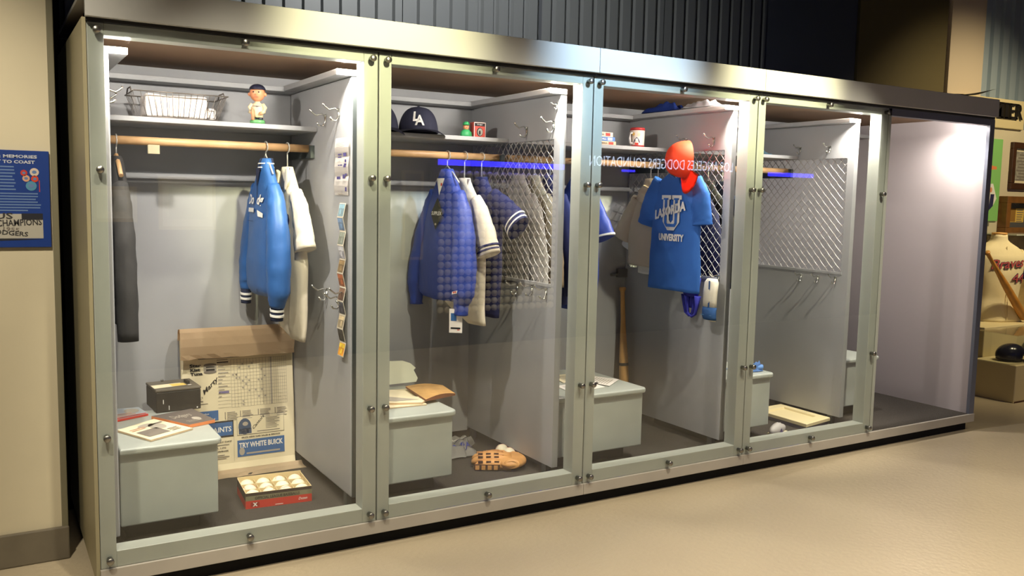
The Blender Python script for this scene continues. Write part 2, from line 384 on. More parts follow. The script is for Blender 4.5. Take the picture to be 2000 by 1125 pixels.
for y, z in ((.30, 1.905), (.48, 1.895)): hook(LOCKERS[0], .09, y, z, 1.0, 1)
for y, z in ((.435, 1.885), (.185, 1.898), (.493, 1.066), (.35, 1.072), (.215, 1.07)): hook(LOCKERS[1], DIVX[1], y, z, 1.15)
hook(LOCKERS[1], DIVX[1], .16, 1.985, .5)
for y, z in ((.271, 1.884), (.50, 1.886), (.33, 1.106), (.185, 1.108)): hook(LOCKERS[2], DIVX[2], y, z, 1.15)
for y, z in ((.606, 1.893), (.366, 1.893), (.544, 1.056), (.405, 1.058), (.268, 1.062)): hook(LOCKERS[3], DIVX[3], y, z, .95)
boxes('latch', [(3.12, 3.245, 1.02, 1.035, 1.045, 1.06), (3.17, 3.245, 1.015, 1.038, 1.035, 1.09)], STEEL, LOCKERS[2])
# ------------------------------------------------------------------ benches
BL = ['grey painted locker bench under the black cash box and old programs', 'grey painted locker bench with the tan envelope and torn card on it',
      'grey painted locker bench with loose letters and pens on it', 'grey painted locker bench with blue cloth on its top', 'grey painted locker bench in the empty end locker']
BX1 = [.487, 1.585, 2.752, 3.738, 4.872]
for k in range(5):
    xl = .1 if k == 0 else DIVX[k-1]+TH+.006
    y0 = .2 if k < 4 else .31; x1 = BX1[k]
    t = thing('locker_bench', BL[k], 'bench', ((xl+x1)/2, .55, .118), 'benches inside the lockers')
    box('body', xl, x1-.008, y0+.012, .80, .19, .488, BENCHM, t, .006)
    bm = bmesh.new(); vsx = bmbox(bm, xl, x1+.008, y0-.012, .82, .487, .514)
    ve = [e for e in bm.edges if abs(e.verts[0].co.z-e.verts[1].co.z) > .01 and e.verts[0].co.x > x1-.1 and e.verts[0].co.y < .5]
    bmesh.ops.bevel(bm, geom=ve, offset=.035, segments=5, affect='EDGES', profile=.5)
    bmesh.ops.bevel(bm, geom=[e for e in bm.edges if e.calc_face_angle(0) > .5 and abs(e.verts[0].co.z-e.verts[1].co.z) < .001], offset=.009, segments=3, affect='EDGES', profile=.5)
    frombm('seat_board', bm, BENCHM, t)
    box('recessed_base', xl+.03, x1-.07, y0+.09, .78, .118, .192, mat('base_dark', L(50, 48, 46), .9), t)
# ------------------------------------------------------------------ clothing
ROYAL = mat('satin_royal', L(44, 90, 152), .5, var=.06, vscale=10, bump=.15, bscale=20)
DKBLUE = mat('nylon_blue', L(44, 66, 150), .5, var=.08, vscale=9, bump=.15, bscale=22)
NAVY = mat('navy_cloth', L(34, 38, 84), .8, var=.1, vscale=12)
NAVYKNIT = mat('navy_knit', L(38, 44, 70), .9, bump=.3, bscale=200)
CREAMC = mat('cream_cloth', L(214, 204, 184), .85, var=.05, vscale=9, bump=.15, bscale=30)
TANC = mat('tan_cloth', L(190, 176, 156), .85, var=.06, vscale=9, bump=.15, bscale=30)
GREYC = mat('grey_cloth', L(176, 174, 170), .85, var=.08, vscale=9)
CHAR = mat('charcoal_cloth', L(50, 49, 48), .9, var=.15, vscale=10, bump=.2, bscale=30)
BRNC = mat('brown_cloth', L(140, 122, 96), .85, var=.25, vscale=9)
WHITE = mat('white_cloth', L(235, 233, 228), .8)
TEE = mat('tee_blue', L(48, 104, 190), .8, var=.05, vscale=8, bump=.15, bscale=25)
PRW = mat('print_white', L(232, 230, 224), .7)
PRK = mat('print_black', L(34, 32, 34), .7)
PRG = mat('print_grey', L(120, 112, 104), .8)
PRLG = mat('print_light_grey', L(168, 160, 148), .8)
PRB = mat('print_blue', L(48, 98, 156), .7)
PRN = mat('print_navy', L(36, 36, 80), .7)
PRR = mat('print_red', L(196, 52, 38), .6)
PRO = mat('print_orange', L(226, 136, 80), .7)
PAPER = mat('paper_cream', L(226, 214, 182), .8, var=.04, vscale=6)
PAPERW = mat('paper_white', L(236, 230, 224), .8)
TANP = mat('paper_tan', L(206, 180, 146), .8, var=.06, vscale=5)
HANGW = mat('hanger_wire', L(210, 208, 202), .4, .6)
def interp(tab, z):
    tab = sorted(tab)
    if z <= tab[0][0]: return tab[0][1:]
    for p, q in zip(tab, tab[1:]):
        if z <= q[0]:
            t = (z-p[0])/(q[0]-p[0]); t = t*t*(3-2*t) if False else t
            return tuple(a+(b-a)*t for a, b in zip(p[1:], q[1:]))
    return tab[-1][1:]
class Garment:
    """body: list of (z, halfwidth, halfdepth, u offset, n offset); sleeves: list of paths (u, n, z, ru, rn)"""
    def __init__(s, name, label, cat, x, y, tilt, m, body, sleeves, group=None, wr=.006, p=2.4, seed=0):
        s.o = Vector((x, y, 0)); c = math.cos(tilt); q = math.sin(tilt)
        s.eu = Vector((q, -c, 0)); s.en = Vector((-c, -q, 0)); s.tab = body; s.p = p; s.seed = seed
        zs = [b[0] for b in body]
        s.t = thing(name, label, cat, (x, y, min(zs)), group)
        N = 36; rings = []; nz = 34
        for i in range(nz+1):
            z = min(zs)+(max(zs)-min(zs))*i/nz; a, b, u0, n0 = interp(body, z); rg = []
            for k in range(N):
                th = 2*PI*k/N; cu_, su_ = math.cos(th), math.sin(th)
                u = a*math.copysign(abs(cu_)**(2/p), cu_)+u0; n = b*math.copysign(abs(su_)**(2/p), su_)+n0
                fz = min(1, (max(zs)-z)/.25)
                d = wr*fz*(noise.noise(Vector((u*14+seed, seed*3.1+su_, z*3.2)))+.6*noise.noise(Vector((u*30, seed+su_*2, z*7))))
                rg.append(s.pt(u, n+math.copysign(d, su_) if abs(su_) > .15 else n, z+.006*noise.noise(Vector((u*9, seed, 0)))*(1-i/nz)))
            rings.append(rg)
        bm = bmesh.new(); loftbm(bm, rings, True, True); s.body = frombm('body', bm, m, s.t)
        for f in s.body.data.polygons: f.use_smooth = len(f.vertices) < 6
        for path in sleeves: s.sleeve(path, m)
    def pt(s, u, n, z): return s.o+s.eu*u+s.en*n+Vector((0, 0, z))
    def front(s, u, z, off=.005):
        a, b, u0, n0 = interp(s.tab, z); t = min(.999, abs((u-u0)/a)); return s.pt(u, n0+b*(1-t**s.p)**(1/s.p)+off, z)
    def fn(s, off=.006): return lambda a, b, l: s.front(a, b, off+l)
    def sleeve(s, path, m, name='sleeve', N=18, wr=.006):
        n_ = 6; P = []
        for i in range(len(path)-1):
            for j in range(n_):
                t = j/n_; P.append([a+(b-a)*t for a, b in zip(path[i], path[i+1])])
        P.append(list(path[-1])); rings = []
        for i, q in enumerate(P):
            d0 = P[max(0, i-1)]; d1 = P[min(len(P)-1, i+1)]
            du, dz = d1[0]-d0[0], d1[2]-d0[2]; ln = math.hypot(du, dz) or 1; pu, pz = -dz/ln, du/ln
            rg = []
            for k in range(N):
                th = 2*PI*k/N; w_ = wr*noise.noise(Vector((k*.7+s.seed, i*.55, q[0]*9)))
                c_ = (q[3]+w_)*math.cos(th); n = q[1]+(q[4]+w_)*math.sin(th)
                rg.append(s.pt(q[0]+pu*c_, n, q[2]+pz*c_))
            rings.append(rg)
        bm = bmesh.new(); loftbm(bm, rings); return frombm(name, bm, m, s.t)
def hanger(x, y, tilt, z, half, label, m=None, wood=False):
    c = math.cos(tilt); q = math.sin(tilt); eu = Vector((q, -c, 0)); o = Vector((x, y, 0))
    f = lambda u, zz: o+eu*u+Vector((0, 0, zz))
    t = thing('coat_hanger', label, 'hanger', (x, y, z), 'coat hangers on the rods')
    ar = [f(.028*math.sin(a)*1.0, 1.745+.0235*math.cos(a)) for a in [k*PI/8 for k in range(-5, 9)]]
    tube('hook_wire', ar+[f(.0, 1.745-.036), f(0, z+.005)], .0032, HANGW, t, 6)
    tube('shoulder_bar', [f(-half, z-.085), f(-half*.5, z-.035), f(0, z+.004), f(half*.5, z-.035), f(half, z-.085)], .010 if wood else .004, WOOD if wood else HANGW, t, 6)
    return t
TL = .06
def upper(zc, sh, half, b):   # rings from shoulder line up to collar; zc = collar top z
    return [(zc-sh, half, b, 0, 0), (zc-sh*.75, half*.84, b*.92, 0, 0), (zc-sh*.5, half*.62, b*.82, 0, 0), (zc-sh*.28, half*.42, b*.78, 0, 0), (zc-.025, half*.30, b*.74, 0, 0), (zc, .045, .020, 0, 0)]
# --- locker one: blue satin jacket
zc = 1.690
g = Garment('satin_jacket', 'blue satin jacket with white script lettering and striped navy cuffs on the rod', 'jacket', .822, .70, TL, ROYAL,
            [(1.045, .17, .030, -.02, 0), (1.075, .20, .045, -.02, 0), (1.2, .205, .050, -.02, 0), (1.38, .19, .046, -.005, 0)]+upper(zc, .20, .175, .040),
            [[(.11, .004, 1.56, .038, .030), (.150, .006, 1.48, .055, .040), (.188, .010, 1.36, .068, .050), (.205, .014, 1.20, .072, .054), (.205, .016, 1.08, .066, .050), (.188, .018, 1.015, .042, .034)],
             [(-.11, .0, 1.56, .038, .030), (-.155, .0, 1.48, .052, .036), (-.205, .0, 1.36, .060, .042), (-.245, .006, 1.20, .060, .044), (-.262, .010, 1.10, .054, .040), (-.262, .012, 1.05, .034, .028)]], wr=.007, seed=3)
for u, z, r in ((.186, 1.018, .036), (-.262, 1.052, .031)):
    c = g.sleeve([(u, .016, z+.005, r, r*.82), (u-.004, .016, z-.072, r*.92, r*.78)], NAVYKNIT, 'cuff', wr=0)
    for q in (.018, .042): g.sleeve([(u, .016, z-q, r+.0022, r*.82+.0022), (u-.001, .016, z-q-.011, r+.0018, r*.82+.0018)], WHITE, 'cuff_stripe', wr=0)
g.sleeve([(0, .0, zc-.060, .064, .034), (0, -.002, zc-.025, .052, .032), (0, -.006, zc+.002, .042, .026)], NAVYKNIT, 'collar', wr=0)
for q in (.0, .018): g.sleeve([(0, -.001, zc-.044+q, .0605-q*.3, .0350), (0, -.0015, zc-.039+q, .0590-q*.3, .0347)], WHITE, 'collar_stripe', wr=0)
p = Print(); p.rect(-.010, 1.06, -.004, 1.60, NAVYKNIT); p.poly([(-.05, 1.645), (.03, 1.645), (-.007, 1.56)], NAVYKNIT)
p.text('Do', -.125, 1.475, .048, PRW, .095, .03, .3); p.rect(-.135, 1.438, -.03, 1.458, PRW); p.text('dg', .012, 1.46, .062, PRW, .082, .03, .3); p.poly([(.015, 1.45), (.09, 1.435), (.09, 1.415), (.03, 1.42)], PRW)
p.rect(-.14, 1.395, -.03, 1.397, NAVYKNIT)
p.build('script_lettering', g.fn(.008), g.t)
hanger(.822, .70, TL, zc+.012, .10, 'wire hanger holding the blue satin jacket')
# cream shirt
zc = 1.655
g = Garment('dress_shirt', 'cream short-sleeved jersey with long shirt tails hanging behind the satin jacket', 'shirt', .925, .70, TL, CREAMC,
            [(.84, .07, .012, .14, 0), (.90, .17, .028, .05, 0), (1.0, .20, .038, .02, 0), (1.2, .205, .042, .01, 0), (1.40, .19, .040, 0, 0)]+upper(zc, .18, .17, .036),
            [[(.11, 0, 1.53, .04, .028), (.16, 0, 1.46, .055, .034), (.20, 0, 1.36, .070, .040), (.225, 0, 1.27, .080, .044)],
             [(-.11, 0, 1.53, .04, .028), (-.17, 0, 1.45, .055, .034), (-.24, 0, 1.29, .075, .042)]], wr=.007, seed=9)
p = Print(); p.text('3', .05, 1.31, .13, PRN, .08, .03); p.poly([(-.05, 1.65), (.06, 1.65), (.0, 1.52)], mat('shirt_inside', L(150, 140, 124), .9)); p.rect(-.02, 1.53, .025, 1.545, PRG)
p.build('front_lettering', g.fn(.006), g.t)
g.sleeve([(-.040, .030, zc-.02, .02, .008), (-.06, .034, zc-.075, .028, .008), (-.05, .038, zc-.11, .008, .005)], CREAMC, 'collar', wr=0)
g.sleeve([(.055, .022, zc-.01, .02, .008), (.075, .028, zc-.06, .025, .008), (.055, .034, zc-.11, .008, .005)], CREAMC, 'collar', wr=0)
hanger(.925, .70, TL, zc, .10, 'wire hanger inside the cream shirt')
# charcoal jacket at the left
zc = 1.675
g = Garment('wool_jacket', 'charcoal wool jacket on a wooden hanger against the solid locker wall', 'jacket', .175, .70, .0, CHAR,
            [(.96, .20, .040, 0, 0), (1.2, .205, .045, 0, 0), (1.40, .19, .042, 0, 0)]+upper(zc, .18, .175, .040),
            [[(.11, 0, 1.55, .038, .03), (.16, 0, 1.46, .05, .036), (.20, 0, 1.32, .056, .042), (.225, 0, 1.12, .056, .044), (.235, 0, .90, .052, .042)],
             [(-.11, 0, 1.55, .038, .03), (-.16, 0, 1.46, .05, .036), (-.21, 0, 1.25, .056, .04), (-.24, 0, .92, .05, .04)]], seed=5)
hanger(.175, .70, .0, zc, .14, 'curved wooden hanger holding the charcoal jacket', wood=True)
# --- locker two
zc = 1.675; T2 = .08
g = Garment('windbreaker', 'royal blue nylon windbreaker with a black diamond hangtag on its chest', 'jacket', 1.775, .70, T2, DKBLUE,
            [(.985, .19, .030, -.03, 0), (1.01, .22, .052, -.03, 0), (1.2, .225, .058, -.025, 0), (1.38, .20, .052, -.01, 0)]+upper(zc, .20, .18, .044),
            [[(.115, .004, 1.55, .04, .032), (.155, .008, 1.46, .058, .044), (.192, .014, 1.32, .072, .056), (.208, .02, 1.16, .078, .062), (.205, .022, 1.04, .072, .056), (.192, .022, .985, .045, .038), (.190, .022, .925, .042, .036)],
             [(-.115, 0, 1.55, .04, .032), (-.165, 0, 1.46, .056, .042), (-.225, .0, 1.32, .066, .05), (-.275, .006, 1.16, .068, .052), (-.295, .010, 1.05, .062, .05), (-.295, .012, .985, .044, .036), (-.293, .012, .93, .040, .034)]], wr=.010, seed=12)
p = Print(); p.poly([(-.05, 1.625), (.035, 1.625), (-.005, 1.535)], WHITE); p.rect(-.005, 1.0, -.002, 1.54, NAVYKNIT)
p.rect(.005, 1.585, .018, 1.60, PRR, .001)
p.build('collar_lining', g.fn(.006), g.t)
p = Print(); p.poly([(-.06, 1.44), (.0, 1.355), (.06, 1.44), (.0, 1.525)], mat('tag_black', L(38, 36, 26), .5)); p.text('SUPPLEX', 0, 1.432, .020, PRW, .10, .02, center=True, lift=.001); p.disc(0, 1.385, .010, .006, PRLG, .001)
p.build('diamond_tag', g.fn(.016), g.t)
p = Print(); p.poly([(.195, 1.035), (.245, 1.045), (.25, 1.06), (.20, 1.05)], PRW); p.disc(.215, 1.047, .008, .005, PRR, .001); p.disc(.232, 1.05, .008, .005, PRR, .001)
p.build('sleeve_badge', lambda a, b, l: g.pt(a, .083+l, b), g.t)
hanger(1.775, .70, T2, zc+.012, .12, 'white plastic hanger holding the blue windbreaker')
p = Print(); p.rect(-.04, -.07, .04, .07, PAPERW); p.rect(-.03, .0, .005, .045, PRB, .001); p.rect(-.03, -.048, .03, -.038, PRK, .001); p.rect(.01, -.055, .025, -.05, PRR, .001)
ht = thing('hang_tag', 'white card price tag with a blue square dangling below the windbreaker', 'tag', (1.74, .52, .83))
cpt = Vector((1.742, .515, .895))
eu = Vector((math.sin(.9), -math.cos(.9), 0)); en = Vector((-math.cos(.9), -math.sin(.9), 0))
bm = bmesh.new(); M = Matrix(((eu.x, en.x, 0, cpt.x), (eu.y, en.y, 0, cpt.y), (0, 0, 1, cpt.z), (0, 0, 0, 1)))
bmbox(bm, -.034, .034, -.002, .002, -.062, .062, M); frombm('card', bm, PAPERW, ht)
p.build('card_print', plane_fn(cpt, eu*.84, (0, 0, .88), en, .003), ht)
tube('string', [cpt+Vector((0, 0, .062)), cpt+Vector((.02, .0, .15))], .0015, HANGW, ht, 4)
zc = 1.63
g = Garment('grey_jersey', 'pale grey baseball jersey with striped sleeve ends behind the windbreaker', 'jersey', 1.872, .69, T2, CREAMC,
            [(.865, .08, .02, .14, 0), (.95, .18, .034, .02, 0), (1.2, .20, .042, 0, 0), (1.40, .185, .040, 0, 0)]+upper(zc, .17, .17, .036),
            [[(.11, 0, 1.52, .04, .028), (.16, 0, 1.45, .055, .036), (.21, 0, 1.34, .072, .042), (.245, 0, 1.235, .082, .046)],
             [(-.11, 0, 1.52, .04, .028), (-.22, 0, 1.30, .075, .042)]], seed=21)
for q in (0, .020):
    g.sleeve([(.240-q*.3, 0, 1.250+q, .0835, .0485), (.237-q*.3, 0, 1.259+q, .0832, .0482)], NAVY, 'sleeve_stripe', wr=0)
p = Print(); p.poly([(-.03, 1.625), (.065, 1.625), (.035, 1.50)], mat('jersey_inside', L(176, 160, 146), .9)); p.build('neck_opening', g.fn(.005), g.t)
hanger(1.872, .69, T2, zc, .10, 'wire hanger inside the pale grey jersey')
zc = 1.64
g = Garment('navy_jersey', 'navy baseball jersey with white-striped sleeve in front of the wire mesh', 'jersey', 1.975, .69, T2, NAVY,
            [(.90, .18, .034, 0, 0), (1.2, .195, .040, 0, 0), (1.40, .185, .040, 0, 0)]+upper(zc, .17, .17, .036),
            [[(.11, 0, 1.54, .045, .028), (.19, -.01, 1.49, .06, .036), (.27, -.02, 1.42, .075, .042), (.315, -.025, 1.375, .082, .046)],
             [(-.11, 0, 1.53, .04, .028), (-.22, 0, 1.32, .075, .042)]], seed=25)
for q in (0, .024):
    g.sleeve([(.308-q*.8, -.024, 1.384+q*.8, .0838, .0485), (.302-q*.8, -.024, 1.390+q*.8, .0835, .0482)], WHITE, 'sleeve_stripe', wr=0)
hanger(1.975, .69, T2, zc, .10, 'wire hanger inside the navy jersey')
# --- locker three: garments on its rod
def plain(name, label, cat, x, tilt, m, zb, zc, long=True, seed=1, half=.17, y=.7, lab2='', b=.034):
    sl = [[(s*.11, 0, zc-.12, .04, .028), (s*.165, 0, zc-.22, .056, .036), (s*.215, 0, zc-.45 if long else zc-.30, .062, .042)]+([(s*.235, 0, zb+.05, .05, .036)] if long else [(s*.245, 0, zc-.37, .078, .042)]) for s in (1, -1)]
    gg = Garment(name, label, cat, x, y, tilt, m, [(zb, half+.01, .03, 0, 0), (zb+.2, half+.025, b, 0, 0), (zc-.25, half+.01, b, 0, 0)]+upper(zc, .18, half, b), sl, seed=seed)
    hanger(x, y, tilt, zc, .10, 'wire hanger holding the '+lab2)
    return gg
plain('grey_jacket', 'grey jacket seen through the wire mesh beside the windbreaker locker', 'jacket', 2.215, .04, GREYC, .98, 1.66, True, 31, lab2='grey jacket behind the mesh')
plain('tan_jacket', 'mottled tan jacket seen through the wire mesh', 'jacket', 2.315, .04, BRNC, 1.0, 1.66, True, 33, lab2='mottled tan jacket')
plain('navy_jacket', 'dark navy jacket hanging between the tan jacket and blue jersey', 'jacket', 2.42, .04, NAVY, .95, 1.66, True, 35, lab2='dark navy jacket')
g = plain('royal_jersey', 'royal blue jersey with white sleeve piping beside the locker post', 'jersey', 2.575, .05, DKBLUE, .90, 1.69, False, 37, lab2='royal blue jersey', y=.64)
g.sleeve([(.2435, 0, 1.328, .0795, .0435), (.241, 0, 1.338, .0793, .0433)], WHITE, 'sleeve_piping', wr=0)
g = plain('tan_jersey', 'tan wool baseball jersey hanging beside the printed blue tee', 'jersey', 3.165, .05, TANC, 1.13, 1.665, False, 41, .16, .72, 'tan wool jersey', .028)
g.sleeve([(.0, .028, 1.615, .03, .012), (-.02, .034, 1.57, .05, .014), (-.04, .034, 1.52, .02, .010)], TANC, 'collar', wr=.008)
plain('white_undershirt', 'white undershirt showing below the tan jersey hem', 'shirt', 3.205, .0, WHITE, 1.08, 1.60, False, 43, .14, .70, 'white undershirt', .012)
# lettered tee on the wall hook
zc = 1.715; TX = 3.13
g = Garment('lettered_tee', 'bright blue tee shirt with big white U lettering on the mesh wall', 'shirt', TX, .44, 0, TEE,
            [(1.012, .222, .018, .0, 0), (1.2, .215, .022, 0, 0), (1.45, .20, .022, 0, 0)]+upper(zc, .11, .20, .022),
            [[(.15, 0, 1.655, .05, .02), (.195, 0, 1.56, .075, .024), (.212, -.004, 1.44, .080, .026), (.215, -.004, 1.40, .082, .026)],
             [(-.15, 0, 1.655, .05, .02), (-.205, 0, 1.55, .075, .024), (-.25, -.004, 1.44, .080, .026), (-.262, -.004, 1.385, .082, .026)]], wr=.009, seed=51)
p = Print(); TB = TEE
def uletter(p, cx, y0, y1, w_, th, m, lift, ser):
    p.rect(cx-w_/2, y0+th*.9, cx-w_/2+th, y1, m, lift); p.rect(cx+w_/2-th, y0+th*.9, cx+w_/2, y1, m, lift)
    p.poly([(cx-w_/2, y0+th*.9), (cx-w_/2+th*.8, y0), (cx+w_/2-th*.8, y0), (cx+w_/2, y0+th*.9), (cx+w_/2-th, y0+th*1.1), (cx+w_/2-th*1.3, y0+th*.8), (cx-w_/2+th*1.3, y0+th*.8), (cx-w_/2+th, y0+th*1.1)], m, lift)
    p.rect(cx-w_/2-ser, y1-th*.45, cx-w_/2+th+ser, y1, m, lift); p.rect(cx+w_/2-th-ser, y1-th*.45, cx+w_/2+ser, y1, m, lift)
uletter(p, -.005, 1.362, 1.565, .145, .055, PRW, .002, .014); uletter(p, -.005, 1.382, 1.548, .112, .022, TB, .0045, .010)
p.text('LASORDA', -.14, 1.42, .055, PRW, .27, .05, .25, rot=.22, lift=.010)
p.text('UNIVERSITY', -.105, 1.300, .042, PRW, .215, .05, 0, lift=.004)
p.build('printed_lettering', g.fn(.009), g.t)
hanger(TX, .44, 0, zc, .12, 'wire hanger inside the lettered blue tee')
# hidden-side garments of locker four seen through the mesh
for i, (x, m, zb, lab) in enumerate(((3.40, NAVY, .98, 'dark navy jacket seen through the mesh behind the printed tee'), (3.52, CHAR, 1.0, 'charcoal jacket hanging behind the mesh next to the navy one'), (3.64, NAVYKNIT, 1.0, 'navy knit pullover hanging deepest behind the mesh'))):
    plain(['navy_coat', 'charcoal_coat', 'knit_pullover'][i], lab, 'jacket', x, .0, m, zb, 1.66, True, 61+i, lab2=['navy jacket behind the printed tee', 'charcoal jacket behind the mesh', 'navy knit pullover'][i], y=.6)
# ------------------------------------------------------------------ caps
def cap(name, label, M, m, mb, under, logo=None, logomat=None, group=None, emblem=None):
    t = thing(name, label, 'cap', M @ Vector((0, 0, 0)), group)
    R0 = .092; bm = bmesh.new(); rings = []
    for i in range(10):
        ph = (PI/2)*i/10; rr = math.cos(ph)**.75; zz = .118*math.sin(ph)
        rings.append([M @ Vector((R0*1.08*rr*math.cos(2*PI*k/28), R0*rr*math.sin(2*PI*k/28), zz+.012*rr*max(0, math.cos(2*PI*k/28))*math.sin(2*ph))) for k in range(28)])
    loftbm(bm, rings, False, True); cr_ = frombm('crown', bm, m, t)
    # brim: arc in front (+x)
    bm = bmesh.new(); n = 16; top = []
    for i in range(n+1):
        a = -1.15+2.3*i/n; row = []
        for j in range(6):
            q = j/5; rin = R0*1.05; ln = .085*math.cos(a*.95)**.5 if abs(a) < 1.5 else 0
            rr = rin+ln*q; y = rr*math.sin(a)*(1-.10*q); x = rr*math.cos(a)
            row.append(M @ Vector((x, y, .014-.010*q-1.5*(y*y)*(.25+.75*q))))
        top.append(row)
    vsb = [[bm.verts.new(v) for v in row] for row in top]
    for i in range(n):
        for j in range(5): bm.faces.new((vsb[i][j], vsb[i+1][j], vsb[i+1][j+1], vsb[i][j+1])).smooth = True
    bmesh.ops.solidify(bm, geom=bm.faces[:], thickness=.004); frombm('brim', bm, mb, t)
    ball('top_button', M @ Vector((0, 0, .118)), .008, m, t, 8)
    def fn(a, b, l):   # a = angle*R across, b = height
        th = a/(R0*1.0); zz = max(.0, min(.112, b)); ph = math.asin(min(1, zz/.118)); rr = math.cos(ph)**.75
        return M @ Vector(((R0*1.08*rr+.004+l)*math.cos(th), (R0*rr+.004+l)*math.sin(th), zz+.012*rr*max(0, math.cos(th))*math.sin(2*ph)))
    p = Print()
    if logo:
        p.text('L', -.030, .040, .042, logomat, .030, .035, lift=.0015); p.text('A', -.020, .024, .042, logomat, .042, .03, lift=.003)
    if emblem:
        p.disc(0, .070, .036, .022, PRW, .001); p.disc(0, .070, .031, .018, PRN, .002); p.text('S', 0, .060, .020, PRW, .02, .03, lift=.003, center=True)
    if p.v: p.build('front_logo', fn, t)
    return t
CAPN = mat('cap_navy', L(28, 30, 52), .85, var=.1, vscale=30); CAPU = mat('cap_under', L(70, 78, 82), .8)
cap('baseball_hat', 'navy cap with interlocked white letters, whole on the shelf near the green figurine', Tm(1.62, .73, 1.853) @ Rz(math.radians(-112)) @ Matrix.Scale(1.12, 4), CAPN, CAPN, CAPU, True, PRW, 'navy caps on the shelf')
cap('baseball_hat', 'navy cap with white letters half hidden behind the case post', Tm(1.395, .74, 1.853) @ Rz(math.radians(-118)) @ Matrix.Scale(1.18, 4), CAPN, CAPN, CAPU, True, PRW, 'navy caps on the shelf')
REDC = mat('cap_red', L(240, 66, 30), .7, var=.05, vscale=20)
# red cap on the hook: crown facing out, brim down
Mc = Matrix(((.06, -.385, -.92, 3.075), (.14, -.909, .39, .295), (-.988, -.152, 0, 1.765), (0, 0, 0, 1)))
cap('red_hat', 'bright orange red cap with a navy emblem hung brim down over the blue tee', Mc @ Tm(0, 0, .0) @ Matrix.Scale(1.06, 4), REDC, REDC, REDC, emblem=True)
# ------------------------------------------------------------------ locker one: shelf
# wire basket
t = thing('wire_basket', 'shallow wire basket of folded towels on the shelf', 'basket', (.44, .74, 1.846))
bx0, bx1, by0, by1, bz0, bz1 = .275, .600, .66, .86, 1.850, 1.955
def bk(a, b, z):   # a,b in 0..1 across floor; flare with height
    f = (z-bz0)/(bz1-bz0)*.035
    return (bx0-f+(bx1-bx0+2*f)*a, by0-f+(by1-by0+2*f)*b, z)
bm = bmesh.new()
for z in (bz0, bz1): tubebm(bm, [bk(0, 0, z), bk(1, 0, z), bk(1, 1, z), bk(0, 1, z), bk(0, 0, z)], .0028, 6)
for k in range(1, 15):
    a = k/15
    tubebm(bm, [bk(a, 0, bz1), bk(a, 0, bz0), bk(a, 1, bz0), bk(a, 1, bz1)], .0014, 4)
for k in range(1, 8):
    b = k/8; tubebm(bm, [bk(0, b, bz1), bk(0, b, bz0), bk(1, b, bz0), bk(1, b, bz1)], .0014, 4)
frombm('wire_frame', bm, mat('basket_wire', L(120, 112, 104), .4, .5), t)
for a in (0, 1):
    tube('handle', [bk(a, .25, bz1), (bk(a, .35, bz1)[0], bk(a, .35, bz1)[1], bz1+.022), (bk(a, .65, bz1)[0], bk(a, .65, bz1)[1], bz1+.022), bk(a, .75, bz1)], .003, mat('basket_wire', None), t, 6)
TOW = mat('towel_white', L(238, 230, 224), .95, bump=.4, bscale=180)
def towel(label, x0, x1, y0, y1, z0, z1):
    bm = bmesh.new(); bmbox(bm, x0, x1, y0, y1, z0, z1)
    bmesh.ops.subdivide_edges(bm, edges=bm.edges[:], cuts=5, use_grid_fill=True)
    bmesh.ops.bevel(bm, geom=[e for e in bm.edges if e.calc_face_angle(0) > .5], offset=.012, segments=3, affect='EDGES', profile=.5)
    for v in bm.verts: v.co += Vector((0, 0, .006*noise.noise(v.co*12)))+Vector((.004, .004, 0))*noise.noise(v.co*20)
    return tag(frombm('folded_towel', bm, TOW, None, True), label, 'towel', 'towels in the wire basket')
towel('thick folded white towel filling most of the wire basket', .295, .555, .675, .84, 1.854, 1.95)
towel('smaller rolled white towel at the basket end beside the figurine', .558, .597, .69, .83, 1.854, 1.905)
# bobbing-head player figurine
t = thing('bobblehead', 'little ballplayer bobblehead in a navy cap on a green base', 'figurine', (.78, .70, 1.846))
SKIN = mat('toy_skin', L(226, 150, 108), .4); UNI = mat('toy_uniform', L(214, 196, 160), .5); TNAVY = mat('toy_navy', L(30, 32, 52), .45)
fx, fy, fz = .785, .70, 1.846
fd = Vector((-.42, -.907, 0)); fr = Vector((.907, -.42, 0))
def fp(r, f, z): return Vector((fx, fy, fz))+fr*r+fd*f+Vector((0, 0, z))
Mf = Matrix(((fr.x, fd.x, 0, fx), (fr.y, fd.y, 0, fy), (0, 0, 1, fz), (0, 0, 0, 1)))
lathe('base', [(0, 0), (.034, 0), (.034, .016), (.031, .020), (0, .020)], mat('toy_green', L(96, 158, 98), .4), t, 24, Tm(fx, fy, fz))
bm = bmesh.new()
for s_ in (-1, 1): tubebm(bm, [fp(s_*.012, 0, .018), fp(s_*.013, 0, .034)], .012, 10)
frombm('trousers', bm, TNAVY, t)
bm = bmesh.new(); lathebm(bm, [(.0, .03), (.024, .032), (.026, .05), (.027, .075), (.023, .092), (.012, .1), (.009, .112)], 18, Mf @ Matrix.Diagonal((1.05, .8, 1, 1))); frombm('torso', bm, UNI, t)
for s_ in (-1, 1):
    o = tube('arm', [fp(s_*.022, 0, .092), fp(s_*.034, .002, .076), fp(s_*.032, .012, .055), fp(s_*.022, .022, .050)], [.011, .011, .008, .007], UNI, t, 10)
    ball('hand', fp(s_*.020, .024, .050), .008, SKIN, o, 10)
cp = ball('head', fp(0, .002, .142), .034, SKIN, t, 24, (1, 1, 1.12))
for s_ in (-1, 1):
    ball('ear', fp(s_*.034, 0, .138), .009, SKIN, cp, 10); ball('eye', fp(s_*.012, .033, .146), .0038, PRK, cp, 8)
ball('nose', fp(0, .036, .135), .0045, SKIN, cp, 8)
pm = Print(); pm.rect(-.010, .122, .010, .1245, mat('toy_mouth', L(170, 80, 60), .5)); pm.build('mouth', lambda a, b, l: fp(a, .0335, b), cp)
